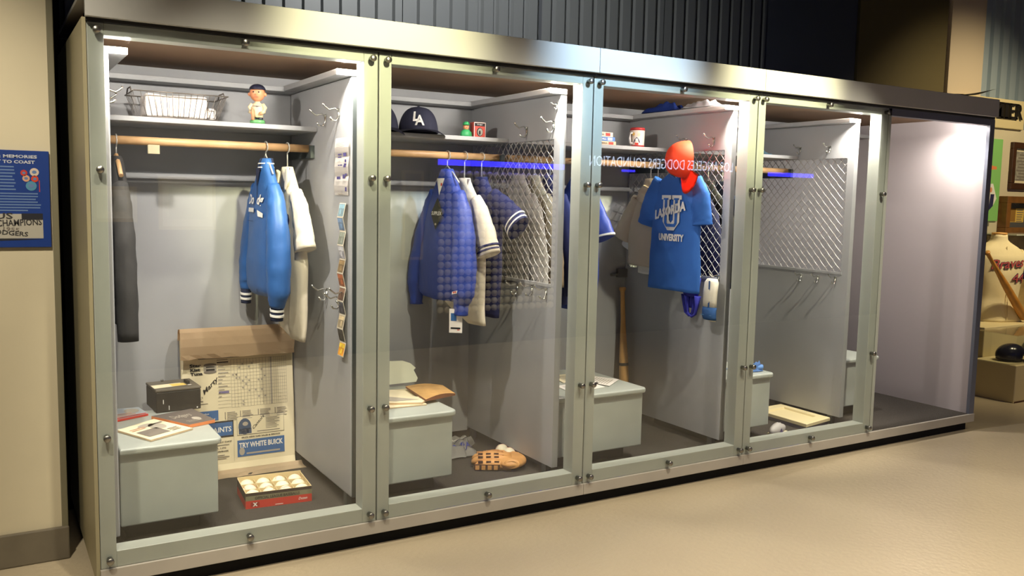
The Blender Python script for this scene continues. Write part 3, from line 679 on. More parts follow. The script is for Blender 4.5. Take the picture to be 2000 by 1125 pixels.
ball('hair', fp(0, -.004, .150), .0345, mat('toy_hair', L(150, 90, 52), .6), cp, 20, (1, 1, 1.0))
bm = bmesh.new(); rings = [[fp(.0375*math.cos(q)*math.cos(2*PI*k/22), -.004+.0375*math.cos(q)*math.sin(2*PI*k/22), .158+.028*math.sin(q)) for k in range(22)] for q in [i*PI/2/7 for i in range(7)]]
loftbm(bm, rings, True, True); c_ = frombm('cap', bm, TNAVY, t)
bm = bmesh.new(); lathebm(bm, [(0, 0), (.024, 0), (.024, .003), (0, .003)], 16, Mf @ Tm(0, .026, .158)); frombm('cap_brim', bm, TNAVY, c_)
bm = bmesh.new(); tubebm(bm, [fp(-.016, .026, .018), fp(-.017, .027, .055), fp(-.018, .028, .07)], [.008, .0065, .004], 10); frombm('toy_bat', bm, SKIN, t)
p = Print(); p.text('Dodgers', 0, .078, .008, PRN, .036, .02, .2, center=True); p.build('chest_lettering', lambda a, b, l: fp(a, .0235-abs(a)*.25+l, b), t)
# sheets on the solid wall
t = thing('printed_sheet', 'tall white folded sheet with purple diagrams taped to the locker wall', 'paper', (1.04, .26, 1.65))
bm = bmesh.new(); vv = []
for i in range(13):
    z = 1.778-.252*i/12; vv.append([bm.verts.new((1.041-.004*abs(math.sin(PI*i/4))-.002, y, z)) for y in (.349+.001*i, .27, .172+.0013*i)])
for i in range(12):
    for j in range(2): bm.faces.new((vv[i][j], vv[i+1][j], vv[i+1][j+1], vv[i][j+1]))
bmesh.ops.solidify(bm, geom=bm.faces[:], thickness=.001); frombm('sheet', bm, PAPERW, t)
p = Print(); PUR = mat('print_purple', L(72, 64, 120), .7)
for a, b, w_, h_ in ((.05, .70, .045, .020), (.05, .655, .045, .018), (.115, .71, .04, .02), (.118, .675, .035, .03), (.05, .515, .02, .014), (.075, .515, .03, .016), (.125, .52, .03, .025), (.118, .485, .03, .03), (.135, .57, .02, .04), (.035, .28, .045, .04), (.11, .29, .03, .06), (.14, .34, .02, .03), (.14, .07, .018, .06)):
    p.rect(a, b, a+w_, b+h_*1.2, PUR)
p.lines(.03, .14, .84, .93, 4, PRLG, .25); p.lines(.05, .12, .02, .05, 1, PRLG)
p.build('sheet_print', lambda a, b, l: Vector((1.0335-l, .355-a, 1.526+.252*b)), t)
t = thing('postcard_strip', 'accordion strip of scenic postcards hanging down the locker wall', 'postcards', (1.03, .245, .815))
cols = [(88, 116, 128), (70, 104, 140), (92, 100, 92), (178, 176, 180), (120, 100, 70), (150, 88, 56), (96, 72, 56), (70, 70, 78), (156, 140, 110), (60, 58, 56), (232, 150, 48)]
z = 1.492
for i, c_ in enumerate(cols):
    h_ = .0615; zig = .010 if i % 2 else -.010; x0 = 1.028+(-.008 if i % 2 else .008)*.8; x1 = 1.028+(.008 if i % 2 else -.008)*.8
    off = .004*math.sin(i*1.7)
    v = [(x0, .282+off, z), (x0, .207+off, z), (x1, .207+off, z-h_), (x1, .282+off, z-h_)]
    v += [(a+.001, b, d) for a, b, d in v]
    o = pyd('postcard', v, [(0, 1, 2, 3), (7, 6, 5, 4), (0, 4, 5, 1), (1, 5, 6, 2), (2, 6, 7, 3), (3, 7, 4, 0)], mat('card_edge', L(216, 206, 186), .6), t)
    p = Print(); mm = mat('view_%d' % i, L(*c_), .35, var=.45, vscale=40); m2 = mat('view_b%d' % i, L(*[min(255, int(q*1.35)) for q in c_]), .35, var=.3, vscale=50)
    p.rect(.05, .06, .95, .94, mm); p.rect(.08, .62, .92, .90, m2, .0003); p.rect(.3+.1*(i % 3), .2, .55+.1*(i % 3), .55, m2, .0003)
    O = Vector(v[3]); p.build('postcard_view', plane_fn(O, Vector(v[2])-O, Vector(v[0])-O, (-1, 0, 0), .0008), o)
    z -= h_+.0005
# scorecard poster
t = thing('scorecard_poster', 'huge vintage scorecard poster with curled edges leaning on the locker back', 'poster', (.77, .96, .118))
PX0, PX1 = .478, 1.038
prof = [(.865, .121), (.90, .1205), (.935, .121), (.958, .135), (.968, .165), (.972, .25), (.985, .45), (1.0, .65), (1.012, .74), (1.018, .80), (1.012, .838), (.995, .858), (.972, .862), (.955, .845), (.948, .815), (.945, .775), (.947, .735), (.951, .712)]
def sheet(name, pr, m, x0, x1, parent, edge=None, nx=14, amp=.004, taper=0.0):
    bm = bmesh.new(); rows = []
    for i, (y, z) in enumerate(pr):
        row = []
        for k in range(nx+1):
            a = k/nx; x = x0+(x1-x0)*a; e = amp*noise.noise(Vector((a*4, i*.6, 3)))
            yy = y+e; zz = z+abs(e)*.5
            if edge and i in edge: yy += .012*noise.noise(Vector((a*9, 1, i))); zz += .008*noise.noise(Vector((a*11, 5, i)))*(1 if i else 0)
            row.append(bm.verts.new((x+.004*noise.noise(Vector((i*.9, a*2, 7))), yy, zz)))
        rows.append(row)
    for i in range(len(pr)-1):
        for k in range(nx): bm.faces.new((rows[i][k], rows[i][k+1], rows[i+1][k+1], rows[i+1][k]))
    bmesh.ops.solidify(bm, geom=bm.faces[:], thickness=.0012)
    return frombm(name, bm, m, parent)
sheet('sheet', prof[3:10], PAPER, PX0, PX1, t, amp=.0015)
sheet('rolled_top', prof[9:], TANP, PX0-.008, PX1-.008, t, {8}, amp=.003)
sheet('curled_foot', prof[:4], mat('paper_pale', L(222, 200, 168), .8), PX0+.03, PX1+.03, t, {0, 1}, amp=.006)
p = Print()
def pf(a, b, l):
    z = .135+(.80-.135)*b; pr = prof[3:10]
    for (y0, z0), (y1, z1) in zip(pr, pr[1:]):
        if z <= z1 or (y1, z1) == pr[-1]:
            y = y0+(y1-y0)*(z-z0)/(z1-z0); break
    return Vector((PX0+(PX1-PX0)*a, y-.0045-l, z))
bs_ = [(z-.135)/(.80-.135) for y, z in prof[3:10]]
for b0_, b1_ in zip(bs_, bs_[1:]): p.rect(.006, b0_, .994, b1_, PAPER, -.002)
p.text('Star', .075, .795, .024, PRK, .10, .05); p.text('Kist', .08, .764, .024, PRK, .085, .05); p.text('Tuna', .08, .734, .024, PRK, .105, .05)
p.disc(.25, .805, .055, .012, PRG, .0004); p.rect(.195, .75, .305, .805, PRLG, .0002); p.disc(.25, .752, .055, .012, PRG, .0003); p.rect(.215, .762, .29, .775, PRK, .0006); p.rect(.215, .785, .29, .793, PRK, .0006)
p.text('Marty', .20, .575, .045, PRK, .17, .02, .3, rot=.70); p.text("here's", .13, .52, .018, PRG, .07, 0, .3, rot=.70)
p.lines(.115, .19, .535, .548, 1, PRG); p.lines(.075, .225, .515, .524, 1, PRG)
p.rect(.055, .905, .66, .9065, PRG); p.rect(.055, .845, .057, .905, PRG); p.lines(.15, .52, .850, .862, 1, PRG, .5, .05)
p.rect(.62, .868, .845, .92, PRB)
p.lines(.31, .41, .815, .828, 1, PRK, .6, .1); p.lines(.31, .41, .835, .842, 1, PRG, .6, .1)
for k in range(14): p.rect(.31, .475+.0255*k, .425, .4765+.0255*k, PRG)
for k in range(10): p.rect(.318, .558+.0255*k, .34+.07*random.random(), .565+.0255*k, PRLG)
p.rect(.32, .583, .41, .60, mat('ink_violet', L(120, 112, 150), .8))
for k in range(13): p.rect(.43+.0285*k, .47, .4318+.0285*k, .835, PRG)
for k in range(8): p.rect(.80+.019*k, .47, .8013+.019*k, .835, PRG)
p.rect(.785, .47, .797, .835, PRLG)
for k in range(15): p.rect(.43, .47+.0258*k, .935, .4713+.0258*k, PRG)
for k in range(26): a, b = .44+.0285*random.randrange(11), .48+.0258*random.randrange(13); p.rect(a, b, a+.016, b+.012, PRLG)
p.rect(.10, .385, .31, .46, PRB); p.text('Angelus', .13, .43, .016, PRW, .1, .02); p.text('Bureau', .15, .408, .014, PRW, .09, .02); p.text('2-4211', .17, .39, .012, PRW, .11, .02)
for a in (.385, .52, .68, .835):
    p.lines(a, a+.10, .375, .445, 6, PRLG, .45, .3); p.rect(a-.018, .385, a-.012, .44, PRG)
p.rect(.10, .25, .44, .375, PRK); p.rect(.105, .262, .432, .363, PRB, .0003); p.text('PAINTS', .235, .290, .040, PRW, .185, .02, lift=.0008); p.text('Dutch', .11, .290, .040, PRW, .10, .02, lift=.0008)
p.rect(.47, .25, .90, .395, PRG); p.rect(.473, .253, .897, .392, PAPER, .0003)
p.disc(.54, .315, .058, .062, mat('print_blue_dark', L(54, 76, 108), .7), .0006); p.rect(.485, .258, .60, .30, mat('print_blue_dark', None), .0006); p.disc(.545, .335, .025, .016, PRLG, .0009)
p.text('Cantors', .62, .285, .024, PRK, .14, .02, .3, rot=.75, lift=.0008)
p.lines(.73, .885, .285, .375, 8, PRG, .35, .5, .0008); p.lines(.65, .87, .265, .275, 1, PRG, .6, .1, .0008)
p.rect(.44, .06, .4415, .25, PRG); p.text('PRIZE NEW CAR SALES & SERVICE', .51, .225, .012, PRK, .35, .02)
p.rect(.47, .085, .90, .212, PRB); p.text('TRY WHITE BUICK', .485, .150, .042, PRW, .40, .03, lift=.0008); p.lines(.55, .86, .100, .115, 1, PRLG, .8, .05, .0008); p.disc(.51, .125, .025, .03, PRLG, .0008)
p.text('TICKETS EVERY DAY!', .16, .208, .013, PRK, .26, .02); p.lines(.16, .42, .19, .20, 1, PRG); p.text('BASEBALL LIFE', .17, .165, .012, PRG, .2, .02); p.text('BALL DRAWINGS', .17, .138, .013, PRK, .22, .02); p.lines(.16, .43, .085, .125, 3, PRG, .4)
p.build('poster_print', pf, t)
# black cash box
t = thing('cash_box', 'scuffed black metal cash box with paper labels on the bench', 'box', (.42, .82, .515))
Mb = Tm(.322, .735, .5145) @ Rz(.06)
BLK = mat('box_black', L(40, 37, 34), .5, var=.15, vscale=20); BLKT = mat('box_lid', L(92, 86, 76), .5, var=.1, vscale=15)
box('body', 0, .20, 0, .20, 0, .095, BLK, t, .003, 1, Mb); lid = box('lid', -.002, .202, -.002, .202, .0955, .108, BLKT, t, .004, 2, Mb)
bm = bmesh.new(); bmbox(bm, .155, .168, .07, .13, .1082, .122, Mb); frombm('handle', bm, BLK, lid)
bm = bmesh.new(); lathebm(bm, [(0, 0), (.006, 0), (.006, .008), (0, .008)], 10, Mb @ Tm(.07, .19, .108)); frombm('rivet', bm, STEEL, lid)
p = Print(); p.poly([(.0, .03), (.14, .05), (.135, .115), (.0, .105)], PAPER); p.poly([(.085, .045), (.15, .053), (.145, .10), (.08, .10)], mat('label_yellow', L(226, 190, 96), .7), .0004); p.rect(.155, .045, .17, .055, PRW)
p.build('paper_labels', lambda a, b, l: Mb @ Vector((a, b, .109+l)), t)
p = Print(); p.rect(.03, .04, .033, .06, PRW); p.rect(.055, .01, .058, .03, PRW); p.rect(.18, .006, .186, .012, PRW); p.build('scratches', lambda a, b, l: Mb @ Vector((a, -.001-l, b)), t)
# printed matter on bench one
def slab(name, label, cat, quad, th, m, m2=None, pr=None, group=None, z=.5155, bend=0):
    t = thing(name, label, cat, (quad[0][0], quad[0][1], z), group); q = [Vector((a, b, z)) for a, b in quad]; n = 6
    bm = bmesh.new(); T = []; B = []
    for i in range(n+1):
        a = i/n; p0 = q[0].lerp(q[1], a); p1 = q[3].lerp(q[2], a); hz = th+bend*math.sin(PI*a)
        T.append((bm.verts.new(p0+Vector((0, 0, hz))), bm.verts.new(p1+Vector((0, 0, hz)))))
        B.append((bm.verts.new(p0+Vector((0, 0, max(0, hz-th)*.0))), bm.verts.new(p1)))
    for i in range(n):
        bm.faces.new((T[i][0], T[i+1][0], T[i+1][1], T[i][1])); bm.faces.new((B[i][1], B[i+1][1], B[i+1][0], B[i][0]))
        bm.faces.new((B[i][0], B[i+1][0], T[i+1][0], T[i][0])).material_index = 1; bm.faces.new((T[i][1], T[i+1][1], B[i+1][1], B[i][1])).material_index = 1
    for i, fl_ in ((0, 1), (n, 0)): bm.faces.new((B[i][0], T[i][0], T[i][1], B[i][1])).material_index = 1
    frombm('pages', bm, [m, m2 or m], t)
    if pr:
        pr.build('cover_print', lambda a, b, l: q[0].lerp(q[1], a).lerp(q[3].lerp(q[2], a), b)+Vector((0, 0, th+bend*math.sin(PI*a)+.001+l)), t)
    return t
p = Print(); p.rect(.1, .15, .6, .55, PRG); p.disc(.68, .6, .16, .2, PRLG); p.disc(.55, .78, .2, .1, PRLG); p.lines(.1, .5, .65, .8, 2, mat('print_pink', L(200, 150, 120), .7)); p.lines(.65, .9, .15, .35, 3, PRG); p.rect(.62, .72, .95, .78, PRG)
slab('newspaper', 'yellowed newspaper with a halftone photo at the bench front edge', 'newspaper', ((.224, .252), (.410, .368), (.290, .600), (.125, .47)), .008, PAPER, TANP, p)
p = Print(); p.text('Dodgers', .15, .45, .28, PRLG, .55, .01, .3); p.lines(.2, .75, .15, .3, 2, PRLG, .3); p.disc(.62, .3, .12, .12, PRLG)
slab('souvenir_program', 'dark grey program with white script and orange page edge beside the newspaper', 'magazine', ((.403, .405), (.520, .450), (.472, .700), (.285, .632)), .014, mat('cover_dark', L(96, 88, 84), .6), PRO, p, z=.5155)
p = Print(); p.lines(.05, .9, .2, .5, 2, mat('print_pink', None)); p.disc(.7, .6, .2, .25, PRLG); p.rect(.05, .03, .97, .13, PRR); p.text('DODGER YEARBOOK', .25, .05, .05, PRK, .5, .02)
slab('red_edged_magazine', 'blue and pink magazine with a red bound edge beside the cash box', 'magazine', ((.118, .634), (.283, .706), (.262, .852), (.112, .86)), .010, mat('cover_bluegrey', L(168, 178, 186), .6), PRR, p)
# box of baseballs
t = thing('ball_carton', 'open red carton with card dividers holding twelve baseballs', 'carton', (.785, .50, .118))
CARD = mat('carton_card', L(214, 194, 148), .8); bw, bd, bh = .296, .232, .072
Mb = Tm(.636, .392, .1185) @ Rz(-.085)
tk = .003
box('base', 0, bw, 0, bd, 0, tk, CARD, t, 0, 1, Mb)
box('wall', 0, bw, 0, tk, 0, bh, CARD, t, 0, 1, Mb); box('wall', 0, bw, bd-tk, bd, 0, bh+.006, CARD, t, 0, 1, Mb)
box('wall', 0, tk, 0, bd, 0, bh, CARD, t, 0, 1, Mb); box('wall', bw-tk, bw, 0, bd, 0, bh, CARD, t, 0, 1, Mb)
for k in (1, 2, 3): box('divider', bw*k/4-.001, bw*k/4+.001, tk, bd-tk, tk, bh-.012, CARD, t, 0, 1, Mb)
for k in (1, 2): box('divider', tk, bw-tk, bd*k/3-.001, bd*k/3+.001, tk, bh-.008, CARD, t, 0, 1, Mb)
DKB = mat('carton_dark', L(58, 44, 38), .6); OLV = mat('carton_olive', L(124, 120, 92), .6)
p = Print(); p.rect(0, 0, bw, .036, PRR); p.rect(0, .036, bw, .058, OLV); p.rect(0, .058, bw, bh, DKB); p.rect(.022, .008, .06, .028, mat('red_dark', L(150, 40, 30), .6), .0004)
p.text('X', .03, .009, .018, PRW, .022, .06, lift=.001); p.text('OFFICIAL LEAGUE BASEBALLS', .04, .040, .013, DKB, .2, .03, lift=.001); p.text('Dozen', .235, .014, .012, PRW, .04, .01, .3, lift=.001); p.rect(.13, .005, .165, .008, PRW, .001)
p.build('front_print', lambda a, b, l: Mb @ Vector((a, -.0008-l, b)), t)
p = Print(); p.rect(0, 0, bd, .036, PRR); p.rect(0, .036, bd, bh, DKB); p.build('side_print', lambda a, b, l: Mb @ Vector((-.0008-l, a, b)), t)
BALLM = mat('ball_leather', L(234, 226, 200), .55, var=.04, vscale=20)
def seams(c, r, rot):
    bm = bmesh.new(); A = .4*PI; pts = []
    for i in range(49):
        s_ = 2*PI*i/48; B = PI/2-(PI/2-.44)*math.cos(s_); C = s_/2+.44*math.sin(2*s_)
        v = Vector((math.sin(B)*math.cos(C*1.0), math.sin(B)*math.sin(C), math.cos(B)))
        a = .44; x = math.sin(PI/2-(PI/2-a)*math.cos(s_))*math.cos(s_/2+a*math.sin(2*s_)); y = math.sin(PI/2-(PI/2-a)*math.cos(s_))*math.sin(s_/2+a*math.sin(2*s_)); z = math.cos(PI/2-(PI/2-a)*math.cos(s_))
        pts.append(Vector(c)+rot @ Vector((x, y, z))*(r+.0003))
    tubebm(bm, pts, .0008, 4); return bm
def baseball(label, c, r, group, rotz):
    t = thing('baseball', label, 'baseball', (c[0], c[1], c[2]-r), group)
    ball('cover', Vector(c), r, BALLM, t, 20)
    frombm('stitching', seams(c, r, Matrix.Rotation(rotz, 3, 'X') @ Matrix.Rotation(rotz*1.7, 3, 'Y')), mat('stitch_red', L(190, 90, 70), .7), t)
for i in range(4):
    for j in range(3):
        c = Mb @ Vector((bw*(i+.5)/4, bd*(j+.5)/3, tk+.0355)); baseball('white baseball in a cell of the red twelve-cell carton', c, .0352, 'baseballs in the red carton', i*1.3+j*2.1)
# ------------------------------------------------------------------ locker two
baseball('white baseball touching the locker side panel behind the leather glove', (2.062, .565, .1555), .0365, None, .7)
baseball('white baseball resting at the heel of the leather glove', (2.062, .489, .1555), .0365, None, 2.2)
t = thing('green_figurine', 'tiny bust of a ballplayer in green shirt and cap beside the red carton', 'figurine', (1.875, .70, 1.846))
gx, gy, gz = 1.885, .705, 1.846; GRN = mat('toy_green_bright', L(52, 156, 92), .45)
lathe('bust', [(0, 0), (.030, 0), (.032, .012), (.030, .026), (.020, .036), (.009, .042)], GRN, t, 18, Tm(gx, gy, gz) @ Matrix.Diagonal((1.05, .7, 1, 1)))
hd = ball('head', Vector((gx, gy, gz+.054)), .0165, SKIN, t, 14, (1, 1, 1.15)); ball('nose', Vector((gx-.002, gy-.0175, gz+.053)), .003, SKIN, hd, 8)
lathe('cap', [(.0175, 0), (.0175, .008), (.013, .016), (.005, .019), (0, .0195)], GRN, t, 14, Tm(gx, gy, gz+.062)); lathe('cap_brim', [(0, 0), (.011, 0), (.011, .002), (0, .002)], GRN, t, 12, Tm(gx-.002, gy-.016, gz+.062))
t = thing('red_carton', 'small red souvenir carton with a black panel and round ball picture', 'box', (1.955, .70, 1.846))
box('carton_body', 1.925, 1.995, .69, .735, 1.8455, 1.927, mat('carton_red', L(206, 74, 58), .5), t, .0015, 1)
p = Print(); p.rect(0, 0, .003, .08, PRW); p.rect(.067, 0, .07, .08, PRW); p.rect(0, .077, .07, .08, PRW); p.rect(.004, .060, .066, .076, PRK); p.text('Dodger', .035, .064, .008, PRW, .034, .01, .2, center=True, lift=.001)
p.disc(.035, .030, .019, .023, PRK, .0004); p.disc(.037, .030, .015, .019, PRLG, .0008); p.disc(.034, .026, .006, .012, PRK, .0012)
p.build('carton_print', lambda a, b, l: Vector((1.925+a, .6892-l, 1.846+b)), t)
# torn card and papers on bench two
t = thing('torn_card', 'pale torn card propped up at the back of the papers', 'card', (1.50, .83, .516))
pts = [(1.20, .525), (1.655, .530), (1.668, .548), (1.652, .590), (1.666, .600), (1.640, .625), (1.60, .640), (1.20, .655)]
bm = bmesh.new(); A_ = [bm.verts.new((x, .80+(z-.525)*.45, z)) for x, z in pts]; B_ = [bm.verts.new((x, .812+(z-.525)*.45, z)) for x, z in pts]
bm.faces.new(A_); bm.faces.new(B_[::-1])
for i in range(len(pts)): j = (i+1) % len(pts); bm.faces.new((A_[i], B_[i], B_[j], A_[j]))
frombm('card', bm, mat('card_pale', L(226, 228, 206), .8), t)
p = Print(); p.lines(.05, .7, .2, .9, 5, mat('pencil_faint', L(206, 208, 188), .8), .25, .2); p.build('faint_writing', lambda a, b, l: Vector((1.20+.4*a, .7985+.1*b*.45-l, .53+.1*b)), t)
slab('sheet_music', 'cream folded paper with grey wash print under the envelope', 'paper', ((1.15, .36), (1.50, .342), (1.60, .70), (1.20, .74)), .005, PAPER, TANP, None)
p = Print(); p.poly([(.1, .4), (.6, .2), (.9, .5), (.4, .8)], PRLG); p.build
slab('old_magazine', 'open old magazine page with a grey photograph near the bench edge', 'magazine', ((1.16, .47), (1.475, .345), (1.565, .43), (1.30, .62)), .010, PAPER, TANP, p, z=.521)
slab('tan_envelope', 'crumpled tan leather-like envelope lying at the bench corner', 'envelope', ((1.50, .352), (1.692, .412), (1.722, .615), (1.535, .672)), .010, mat('envelope_tan', L(196, 152, 92), .6, var=.2, vscale=10, bump=.3, bscale=14), mat('envelope_dark', L(120, 70, 40), .7), None, z=.531, bend=.012)
# jersey crumpled on the carpet
t = thing('floor_jersey', 'crumpled grey road jersey with blue lettering lying on the carpet', 'jersey', (1.93, .78, .118))
def fj(a, b):
    q = [Vector((1.72, .62, 0)), Vector((1.95, .64, 0)), Vector((2.05, .90, 0)), Vector((1.78, .97, 0))]
    p_ = q[0].lerp(q[1], a).lerp(q[3].lerp(q[2], a), b)
    e = min(a, 1-a, b, 1-b); edge = min(1, e*6)
    h_ = .012+.040*edge*(1+1.2*noise.noise(Vector((a*4.5, b*5.5, 2))))+.022*edge*noise.noise(Vector((a*10, b*10, 4)))
    if a > .75 and b > .3: h_ += .05*(a-.75)*4*(b-.3)*edge
    return Vector((p_.x+.03*noise.noise(Vector((a*3, b*3, 9))), p_.y+.03*noise.noise(Vector((a*4, b*3, 5))), .118+max(.004, h_)))
bm = bmesh.new(); n = 30; R_ = [[bm.verts.new(fj(i/n, j/n)) for j in range(n+1)] for i in range(n+1)]
for i in range(n):
    for j in range(n): bm.faces.new((R_[i][j], R_[i+1][j], R_[i+1][j+1], R_[i][j+1])).smooth = True
bmesh.ops.solidify(bm, geom=bm.faces[:], thickness=.004); frombm('cloth', bm, GREYC, t)
p = Print(); LBL = mat('letter_blue', L(70, 80, 160), .8)
def ls(p, x0, y0, x1, y1, w_, m, n=8):
    for k in range(n):
        a0, a1 = k/n, (k+1)/n; p.poly([(x0+(x1-x0)*a0, y0+(y1-y0)*a0), (x0+(x1-x0)*a1, y0+(y1-y0)*a1), (x0+(x1-x0)*a1+w_*.7, y0+(y1-y0)*a1+w_), (x0+(x1-x0)*a0+w_*.7, y0+(y1-y0)*a0+w_)], m)
for x0, y0, x1, y1 in ((.3, .12, .42, .28), (.42, .28, .52, .12), (.36, .2, .5, .2), (.55, .12, .62, .32), (.62, .32, .74, .3), (.56, .12, .7, .12), (.12, .15, .24, .3), (.1, .1, .26, .12), (.76, .1, .8, .35), (.8, .35, .92, .3)):
    ls(p, x0, y0, x1, y1, .04, LBL)
ls(p, .15, .55, .95, .45, .015, PRN, 14); ls(p, .15, .6, .95, .5, .012, PRW, 14); p.poly([(.35, .62), (.5, .6), (.5, .68), (.36, .7)], PRW)
p.build('blue_lettering', lambda a, b, l: fj(min(.99, a), min(.99, b))+Vector((0, 0, .007+l)), t)
# fielder's glove
t = thing('fielding_glove', 'worn tan leather fielding glove palm up on the carpet', 'glove', (1.96, .46, .118))
LEA = mat('glove_leather', L(206, 150, 86), .55, var=.12, vscale=25, bump=.2, bscale=60); LACE = mat('glove_lace', L(176, 120, 66), .6); GIN = mat('glove_inside', L(70, 38, 22), .8)
Mg = Tm(1.972, .435, .119) @ Rz(math.radians(152)) @ Matrix.Diagonal((1, -1, 1, 1))   # +x towards fingertips
FS = ((-.066, .128, .026), (-.026, .142, .040), (.018, .140, .044), (.058, .122, .036))
for i, (y, ln, z) in enumerate(FS):
    bm = bmesh.new()
    tubebm(bm, [Mg @ Vector(q) for q in ((-.06, y*.95, z-.006), (-.01, y, z), (.04, y, z+.004), (ln-.04, y, z+.001), (ln-.014, y, z-.006), (ln, y, z-.012), (ln+.006, y, z-.016))], [.028, .026, .0245, .0235, .020, .013, .004], 14)
    f_ = frombm('finger', bm, LEA, t)
    bm = bmesh.new()
    for k in range(3): bmbox(bm, .005+.042*k, .030+.042*k, y-.020, y-.012, z+.012, z+.0245, Mg)
    frombm('lace_slot', bm, GIN, f_)
    bm = bmesh.new(); tubebm(bm, [Mg @ Vector((-.02+.014*k, y+.004*(k % 2)-.002, z+.0265-.0004*k)) for k in range(11)], .0022, 5); frombm('finger_lace', bm, LACE, f_)
bm = bmesh.new(); bmesh.ops.create_uvsphere(bm, u_segments=28, v_segments=16, radius=1)
for v in bm.verts:
    r2 = v.co.x**2+v.co.y**2
    v.co = Mg @ Vector((-.055+v.co.x*.088, -.004+v.co.y*.108, .034+v.co.z*.036+(-.014*max(0, 1-r2*1.6) if v.co.z > 0 else 0)))
frombm('palm', bm, LEA, t, True)
bm = bmesh.new(); tubebm(bm, [Mg @ Vector(q) for q in ((-.10, .055, .032), (-.05, .080, .036), (.01, .088, .038), (.06, .082, .034), (.075, .078, .030))], [.026, .026, .023, .016, .006], 14); frombm('thumb', bm, LEA, t)
for k in range(4):
    bm = bmesh.new(); vv_ = bmbox(bm, .012+.032*k, .032+.032*k, -.096, -.086, .008, .030, Mg); frombm('finger_loop', bm, LEA, t)
bm = bmesh.new(); bmbox(bm, .0, .135, -.0925, -.084, .006, .034, Mg); frombm('side_gap', bm, GIN, t)
bm = bmesh.new()
for k in range(5): tubebm(bm, [Mg @ Vector((.075-.016*k, .060, .058)), Mg @ Vector((.065-.016*k, .086, .058))], .0032, 5)
for y in (.062, .072, .082): tubebm(bm, [Mg @ Vector((.085, y, .054)), Mg @ Vector((.03, y, .062)), Mg @ Vector((.0, y, .062))], .0032, 5)
frombm('web_lacing', bm, LACE, t)
bm = bmesh.new(); lathebm(bm, [(.018, -.003), (.03, -.003), (.034, 0), (.03, .005), (.018, .005)], 20, Mg @ Tm(-.062, -.098, .040) @ Rx(1.25) @ Matrix.Diagonal((1.25, .75, 1, 1)), cap=False); frombm('strap_opening', bm, LEA, t)
lathe('opening_inside', [(0, 0), (.024, 0), (.024, .002), (0, .002)], GIN, t, 16, Mg @ Tm(-.062, -.099, .0405) @ Rx(1.25) @ Matrix.Diagonal((1.25, .75, 1, 1)))
bm = bmesh.new(); bmbox(bm, -.045, -.005, .0, .04, .052, .0575, Mg); frombm('leather_patch', bm, GIN, t)
# ------------------------------------------------------------------ locker three
BK = [((205, 200, 190), 'thick cream book at the bottom of the stack beside the mug', .03, .0), ((70, 120, 190), 'blue spined book in the middle of the stack beside the mug', .024, .012), ((232, 214, 190), 'cream spined book on top of the stack beside the mug', .026, -.004)]
BK[0] = ((216, 186, 150), 'tan and red book at the bottom of the stack beside the mug', .022, .02)
z = 1.8458
for c_, lab, h_, dx in BK:
    t = thing('book', lab, 'book', (2.74, .72, z), 'books stacked on the shelf')
    Mk = Tm(2.66+dx, .66, z) @ Rz(.04)
    cm = mat('book_cover_%d' % c_[0], L(*c_), .5)
    box('cover', 0, .17, 0, .002+.13, 0, .003, cm, t, 0, 1, Mk); box('cover', 0, .17, 0, .132, h_-.003, h_, cm, t, 0, 1, Mk); box('spine', 0, .17, -.003, .001, 0, h_, cm, t, 0, 1, Mk)
    box('pages', .003, .166, .001, .128, .003, h_-.003, PAPERW, t, 0, 1, Mk)
    p = Print(); p.rect(.115, .004, .15, h_-.004, PRW if c_[0] < 100 else PRR); p.text('BASEBALL', .02, h_*.3, h_*.4, PRW if c_[0] < 100 else PRK, .085, .02, lift=.001); p.build('spine_title', lambda a, b, l: Mk @ Vector((a, -.0038-l, b)), t)
    z += h_+.0006
t = thing('souvenir_mug', 'white plastic mug with red lid and printed badge on the shelf', 'mug', (3.03, .70, 1.846))
mx, my, mz = 3.035, .70, 1.8458
lathe('cup', [(0, 0), (.040, 0), (.041, .008), (.043, .098), (.039, .098), (.037, .01), (0, .008)], mat('mug_white', L(222, 206, 194), .4), t, 24, Tm(mx, my, mz))
lathe('lid', [(0, .098), (.0445, .098), (.0445, .110), (.040, .114), (0, .114)], mat('mug_red', L(168, 44, 44), .4), t, 24, Tm(mx, my, mz)); lathe('base_ring', [(.0405, .0), (.0425, .001), (.0428, .010), (.0412, .011)], mat('mug_red', None), t, 24, Tm(mx, my, mz), ) if True else None
tube('handle', [(mx-.040, my-.004, mz+.082), (mx-.064, my-.012, mz+.080), (mx-.068, my-.014, mz+.05), (mx-.062, my-.012, mz+.022), (mx-.040, my-.004, mz+.022)], .006, mat('mug_clear', L(196, 190, 188), .3), t, 8)
p = Print(); p.poly([(-.02, .025), (.02, .025), (.012, .045), (0, .058), (-.012, .045)], PRN); p.disc(0, .042, .008, .008, PRW, .0008); p.rect(-.01, .012, .01, .024, PRR); p.disc(-.02, .075, .009, .010, mat('badge_yellow', L(222, 180, 96), .6)); p.disc(.012, .072, .009, .010, mat('badge_peach', L(226, 190, 160), .6))
p.build('badge_print', lambda a, b, l: Vector((mx, my, mz))+Vector((math.sin(a/.042-.75), -math.cos(a/.042-.75), 0))*(.0425+.001+l)+Vector((0, 0, b)), t)
